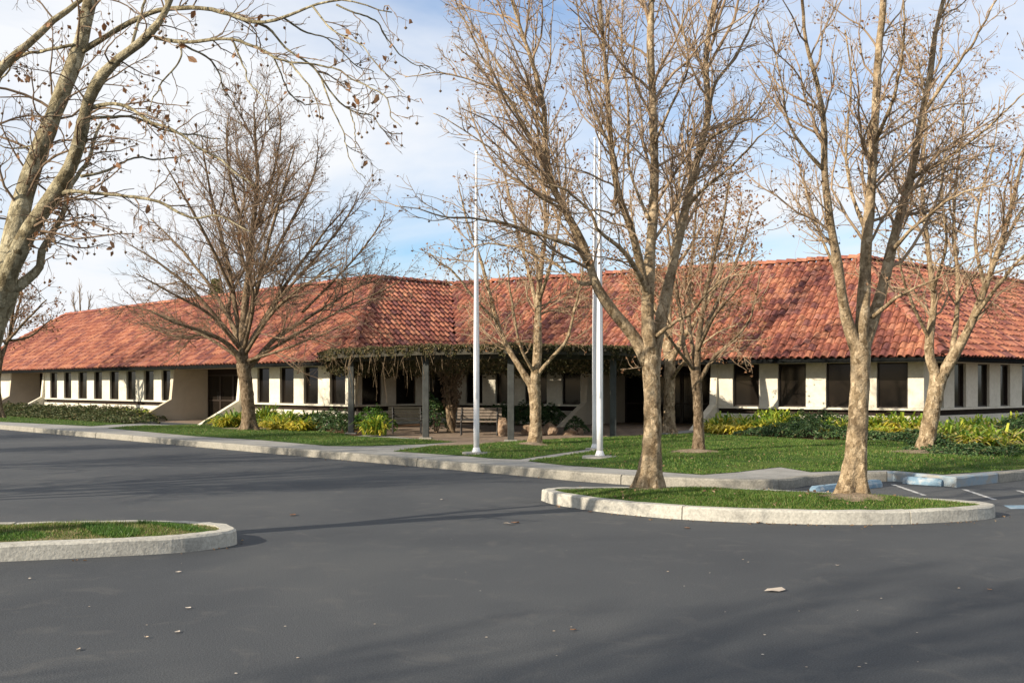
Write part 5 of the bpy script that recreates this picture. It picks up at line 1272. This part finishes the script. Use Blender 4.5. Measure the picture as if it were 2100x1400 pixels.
# evergreen top seen over the ridge
rng = np.random.RandomState(5)
ev = thing('evergreen_tree', (-17.6, 61, 0), 'yellow green evergreen treetop just showing over the left roof ridge', 'tree')
mb = MB(); n = 5000; zz = rng.uniform(2.2, 7.9, n); rr = np.sqrt(rng.rand(n)) * np.interp(zz, [2.2, 4, 7.9], [1.2, 1.3, .25]); a = rng.uniform(0, 6.283, n)
leaf_cloud(mb, np.column_stack([-17.6 + rr * np.cos(a), 61 + rr * np.sin(a), zz]), np.column_stack([np.cos(a), np.sin(a), 0 * a + .4]), .22, rng, aspect=.4)
mb.obj('crown', M['cypress'], ev)
mb = MB(); tubes(np.array([(-17.6, 61, -.1), (-17.6, 61, 3), (-17.6, 61, 7.4)]), np.array([.18, .14, .03]), 8, mb); mb.obj('trunk', M['brown_bark'], ev)
# trees standing in the lot to the left of and behind the camera: their shadows cross the asphalt
src = [o for o in bpy.data.objects if o.get('label', '').startswith('tall bare many')][0]
for (x, y, rz, k, lab) in [(-11.6, 13.2, 1.0, 1.0, 'bare plane tree out of view on the lot left of the leaning tree'), (-16.0, 17.0, 2.4, 1.0, 'bare plane tree out of view at the far left of the lot'), (-13.5, 11.0, 5.2, 1.0, 'bare plane tree out of view at the near left of the lot'), (-20.5, 21.0, 3.1, 1.1, 'bare plane tree out of view beyond the left edge of the lot'), (-26.0, 26.0, .4, 1.2, 'bare plane tree out of view farthest along the left of the lot'), (-15.5, -6.5, 4.0, 1.55, 'bare plane tree behind the viewer on the lot')]:
    c = copy_tree(src); c.location = (x, y, 0.0); c.rotation_euler = (0, 0, rz); c.scale = (k, k, k); c['label'] = lab

# bare soil rings at trunk feet
def ring_soil(u, v, r, sx=1.0, zfun=None):
    x, y = G(u, v); rng = np.random.RandomState(int(u)); n = 26; th = np.linspace(0, 2 * np.pi, n + 1)[:-1]
    rr = r * (1 + rng.normal(0, .10, n))
    z = float((zfun or LAWN_C)(np.array([x]), np.array([y]))[0]) if u > 800 else float(zg(x, y)) + .05
    zq = (zfun or LAWN_C) if u > 800 else (lambda a, c: zg(a, c) + .05)
    X_ = np.concatenate([[x], x + sx * .5 * rr * np.cos(th), x + sx * rr * np.cos(th)]); Yy = np.concatenate([[y], y + .5 * rr * np.sin(th), y + rr * np.sin(th)])
    Zz = np.asarray(zq(X_, Yy), float) + np.concatenate([[.05], np.full(n, .035), np.full(n, .008)])
    vs = np.column_stack([X_, Yy, Zz])
    mb = MB(); mb.add(vs, [(0, 1 + i, 1 + (i + 1) % n) for i in range(n)] + [(1 + i, 1 + n + i, 1 + n + (i + 1) % n, 1 + (i + 1) % n) for i in range(n)]); structure(mb.obj('bare_soil', M['drysoil'], smooth=True))
ring_soil(1428, 936, .5); ring_soil(1898, 937, .62, 1.3); ring_soil(1092, 917, .4); ring_soil(512, 882, .8, 1.3); ring_soil(1332, 1008, .33, 1.15, ZF_R); ring_soil(1758, 1026, .38, 1.25, ZF_R)

# ================================================================== LITTER
LM = {}
def litter(u, v, size, mat, lab, seed, cat='leaf'):
    rng = np.random.RandomState(seed); Y = H * F / (v - HZ); X = (u - 1050) / F * Y
    a = rng.uniform(0, 6.28); n = 7; th = np.linspace(0, 2 * np.pi, n + 1)[:-1]
    r = size * rng.uniform(.55, 1.1, n)
    vs = [(0, 0, size * .18)] + [(q * math.cos(t_) * 1.25, q * math.sin(t_) * .8, .006 + abs(rng.normal(0, size * .16))) for q, t_ in zip(r, th)]
    mb = MB(); mb.add(vs, [(0, 1 + i, 1 + (i + 1) % n) for i in range(n)])
    o = mb.obj('fallen_leaf', mat); o.location = (X, Y, 0.003); o.rotation_euler = (0, 0, a); tag(o, lab, cat, 'litter on the asphalt')
litter(1044, 1076, .07, M['palebits'], 'pale curled leaf, left one of a pair on the asphalt between the islands', 1)
litter(1056, 1073, .06, M['deadleaf'], 'brown curled leaf, right one of a pair on the asphalt between the islands', 2)
litter(1587, 1212, .075, M['palebits'], 'large pale dry leaf alone on the near asphalt at right', 3)
litter(385, 1248, .022, M['palebits'], 'tiny pale scrap on the asphalt below the left island, the upper of a trio', 4)
litter(364, 1297, .022, M['palebits'], 'tiny pale scrap on the near asphalt, lower right of a trio', 5)
litter(300, 1308, .018, M['palebits'], 'tiny pale scrap on the near asphalt, lower left of a trio', 6)
litter(366, 1174, .022, M['palebits'], 'tiny pale scrap close under the left island kerb', 7)
litter(60, 1188, .018, M['palebits'], 'tiny scrap near the left edge below the island kerb', 8)
litter(1175, 1293, .025, M['deadleaf'], 'tiny brown leaf on the near asphalt below the middle', 9)
litter(1408, 1083, .05, M['deadleaf'], 'brown leaf lying by the front kerb of the right island', 10)
litter(1210, 1050, .045, M['deadleaf'], 'brown leaf by the left end of the right island kerb', 11)
litter(1555, 1072, .04, M['deadleaf'], 'reddish leaf in the gutter at the middle of the right island', 12)
litter(600, 1057, .05, M['deadleaf'], 'dark leaf on the asphalt right of the left island', 13)
litter(1718, 1160, .02, M['palebits'], 'tiny scrap on the asphalt below the right island', 14)
litter(2030, 1210, .025, M['deadleaf'], 'tiny brown leaf on the near asphalt at the right edge', 15)
litter(905, 1025, .04, M['palebits'], 'pale scrap on the asphalt left of the right island nose', 16)
litter(160, 1333, .02, M['palebits'], 'tiny pale scrap at the lower left of the lot', 17)

rng = np.random.RandomState(8); mb = MB(); cs = []
for line, k in ((ISL_R[6:40], 80), (ISL_L[8:34], 22), (np.array(KERB)[1:9], 120)):
    for _ in range(k):
        f = rng.rand(); q = lerp_line(np.asarray(line), f); q2 = lerp_line(np.asarray(line), min(1, f + .01)); d = q2 - q; d = d / (np.linalg.norm(d) + 1e-9)
        q = q + np.array([d[1], -d[0]]) * (.03 + abs(rng.normal(0, .10))); cs.append((q[0], q[1], .008))
leaf_cloud(mb, np.array(cs), np.tile([0, 0, 1.0], (len(cs), 1)), .035, rng, aspect=.6)
for P_, z_, k in ((LC, LAWN_C, 230), ([tuple(q) for q in ir], ZF_R, 60)):
    P_ = np.array(P_); q = np.stack([rng.uniform(P_[:, 0].min(), min(12, P_[:, 0].max()), k), rng.uniform(P_[:, 1].min(), P_[:, 1].max(), k)], 1); q = q[in_poly(q, P_)]
    leaf_cloud(mb, np.column_stack([q, z_(q[:, 0], q[:, 1]) + .045]), np.tile([0, -.3, 1.0], (len(q), 1)), .05, rng, aspect=.7)
tag(mb.obj('leaf_litter', M['litter']), 'small brown leaf bits in the gutters and strewn on the grass', 'leaf litter', kind='stuff')
rng = np.random.RandomState(3); mb = MB()
for k in range(36):
    v = 1090 + 300 * rng.rand(); u = rng.uniform(0, 2100); Y = H * F / (v - HZ); X = (u - 1050) / F * Y
    q = rng.uniform(.004, .010); th = np.linspace(0, 6.283, 6)[:-1] + rng.uniform(0, 6)
    mb.add([(X + q * math.cos(t_) * 1.3, Y + q * math.sin(t_), .006) for t_ in th] + [(X, Y, .001 + q)], [(i, (i + 1) % 5, 5) for i in range(5)])
tag(mb.obj('debris', M['palebits']), 'tiny pale specks and crumbs scattered over the near asphalt', 'debris', kind='stuff')
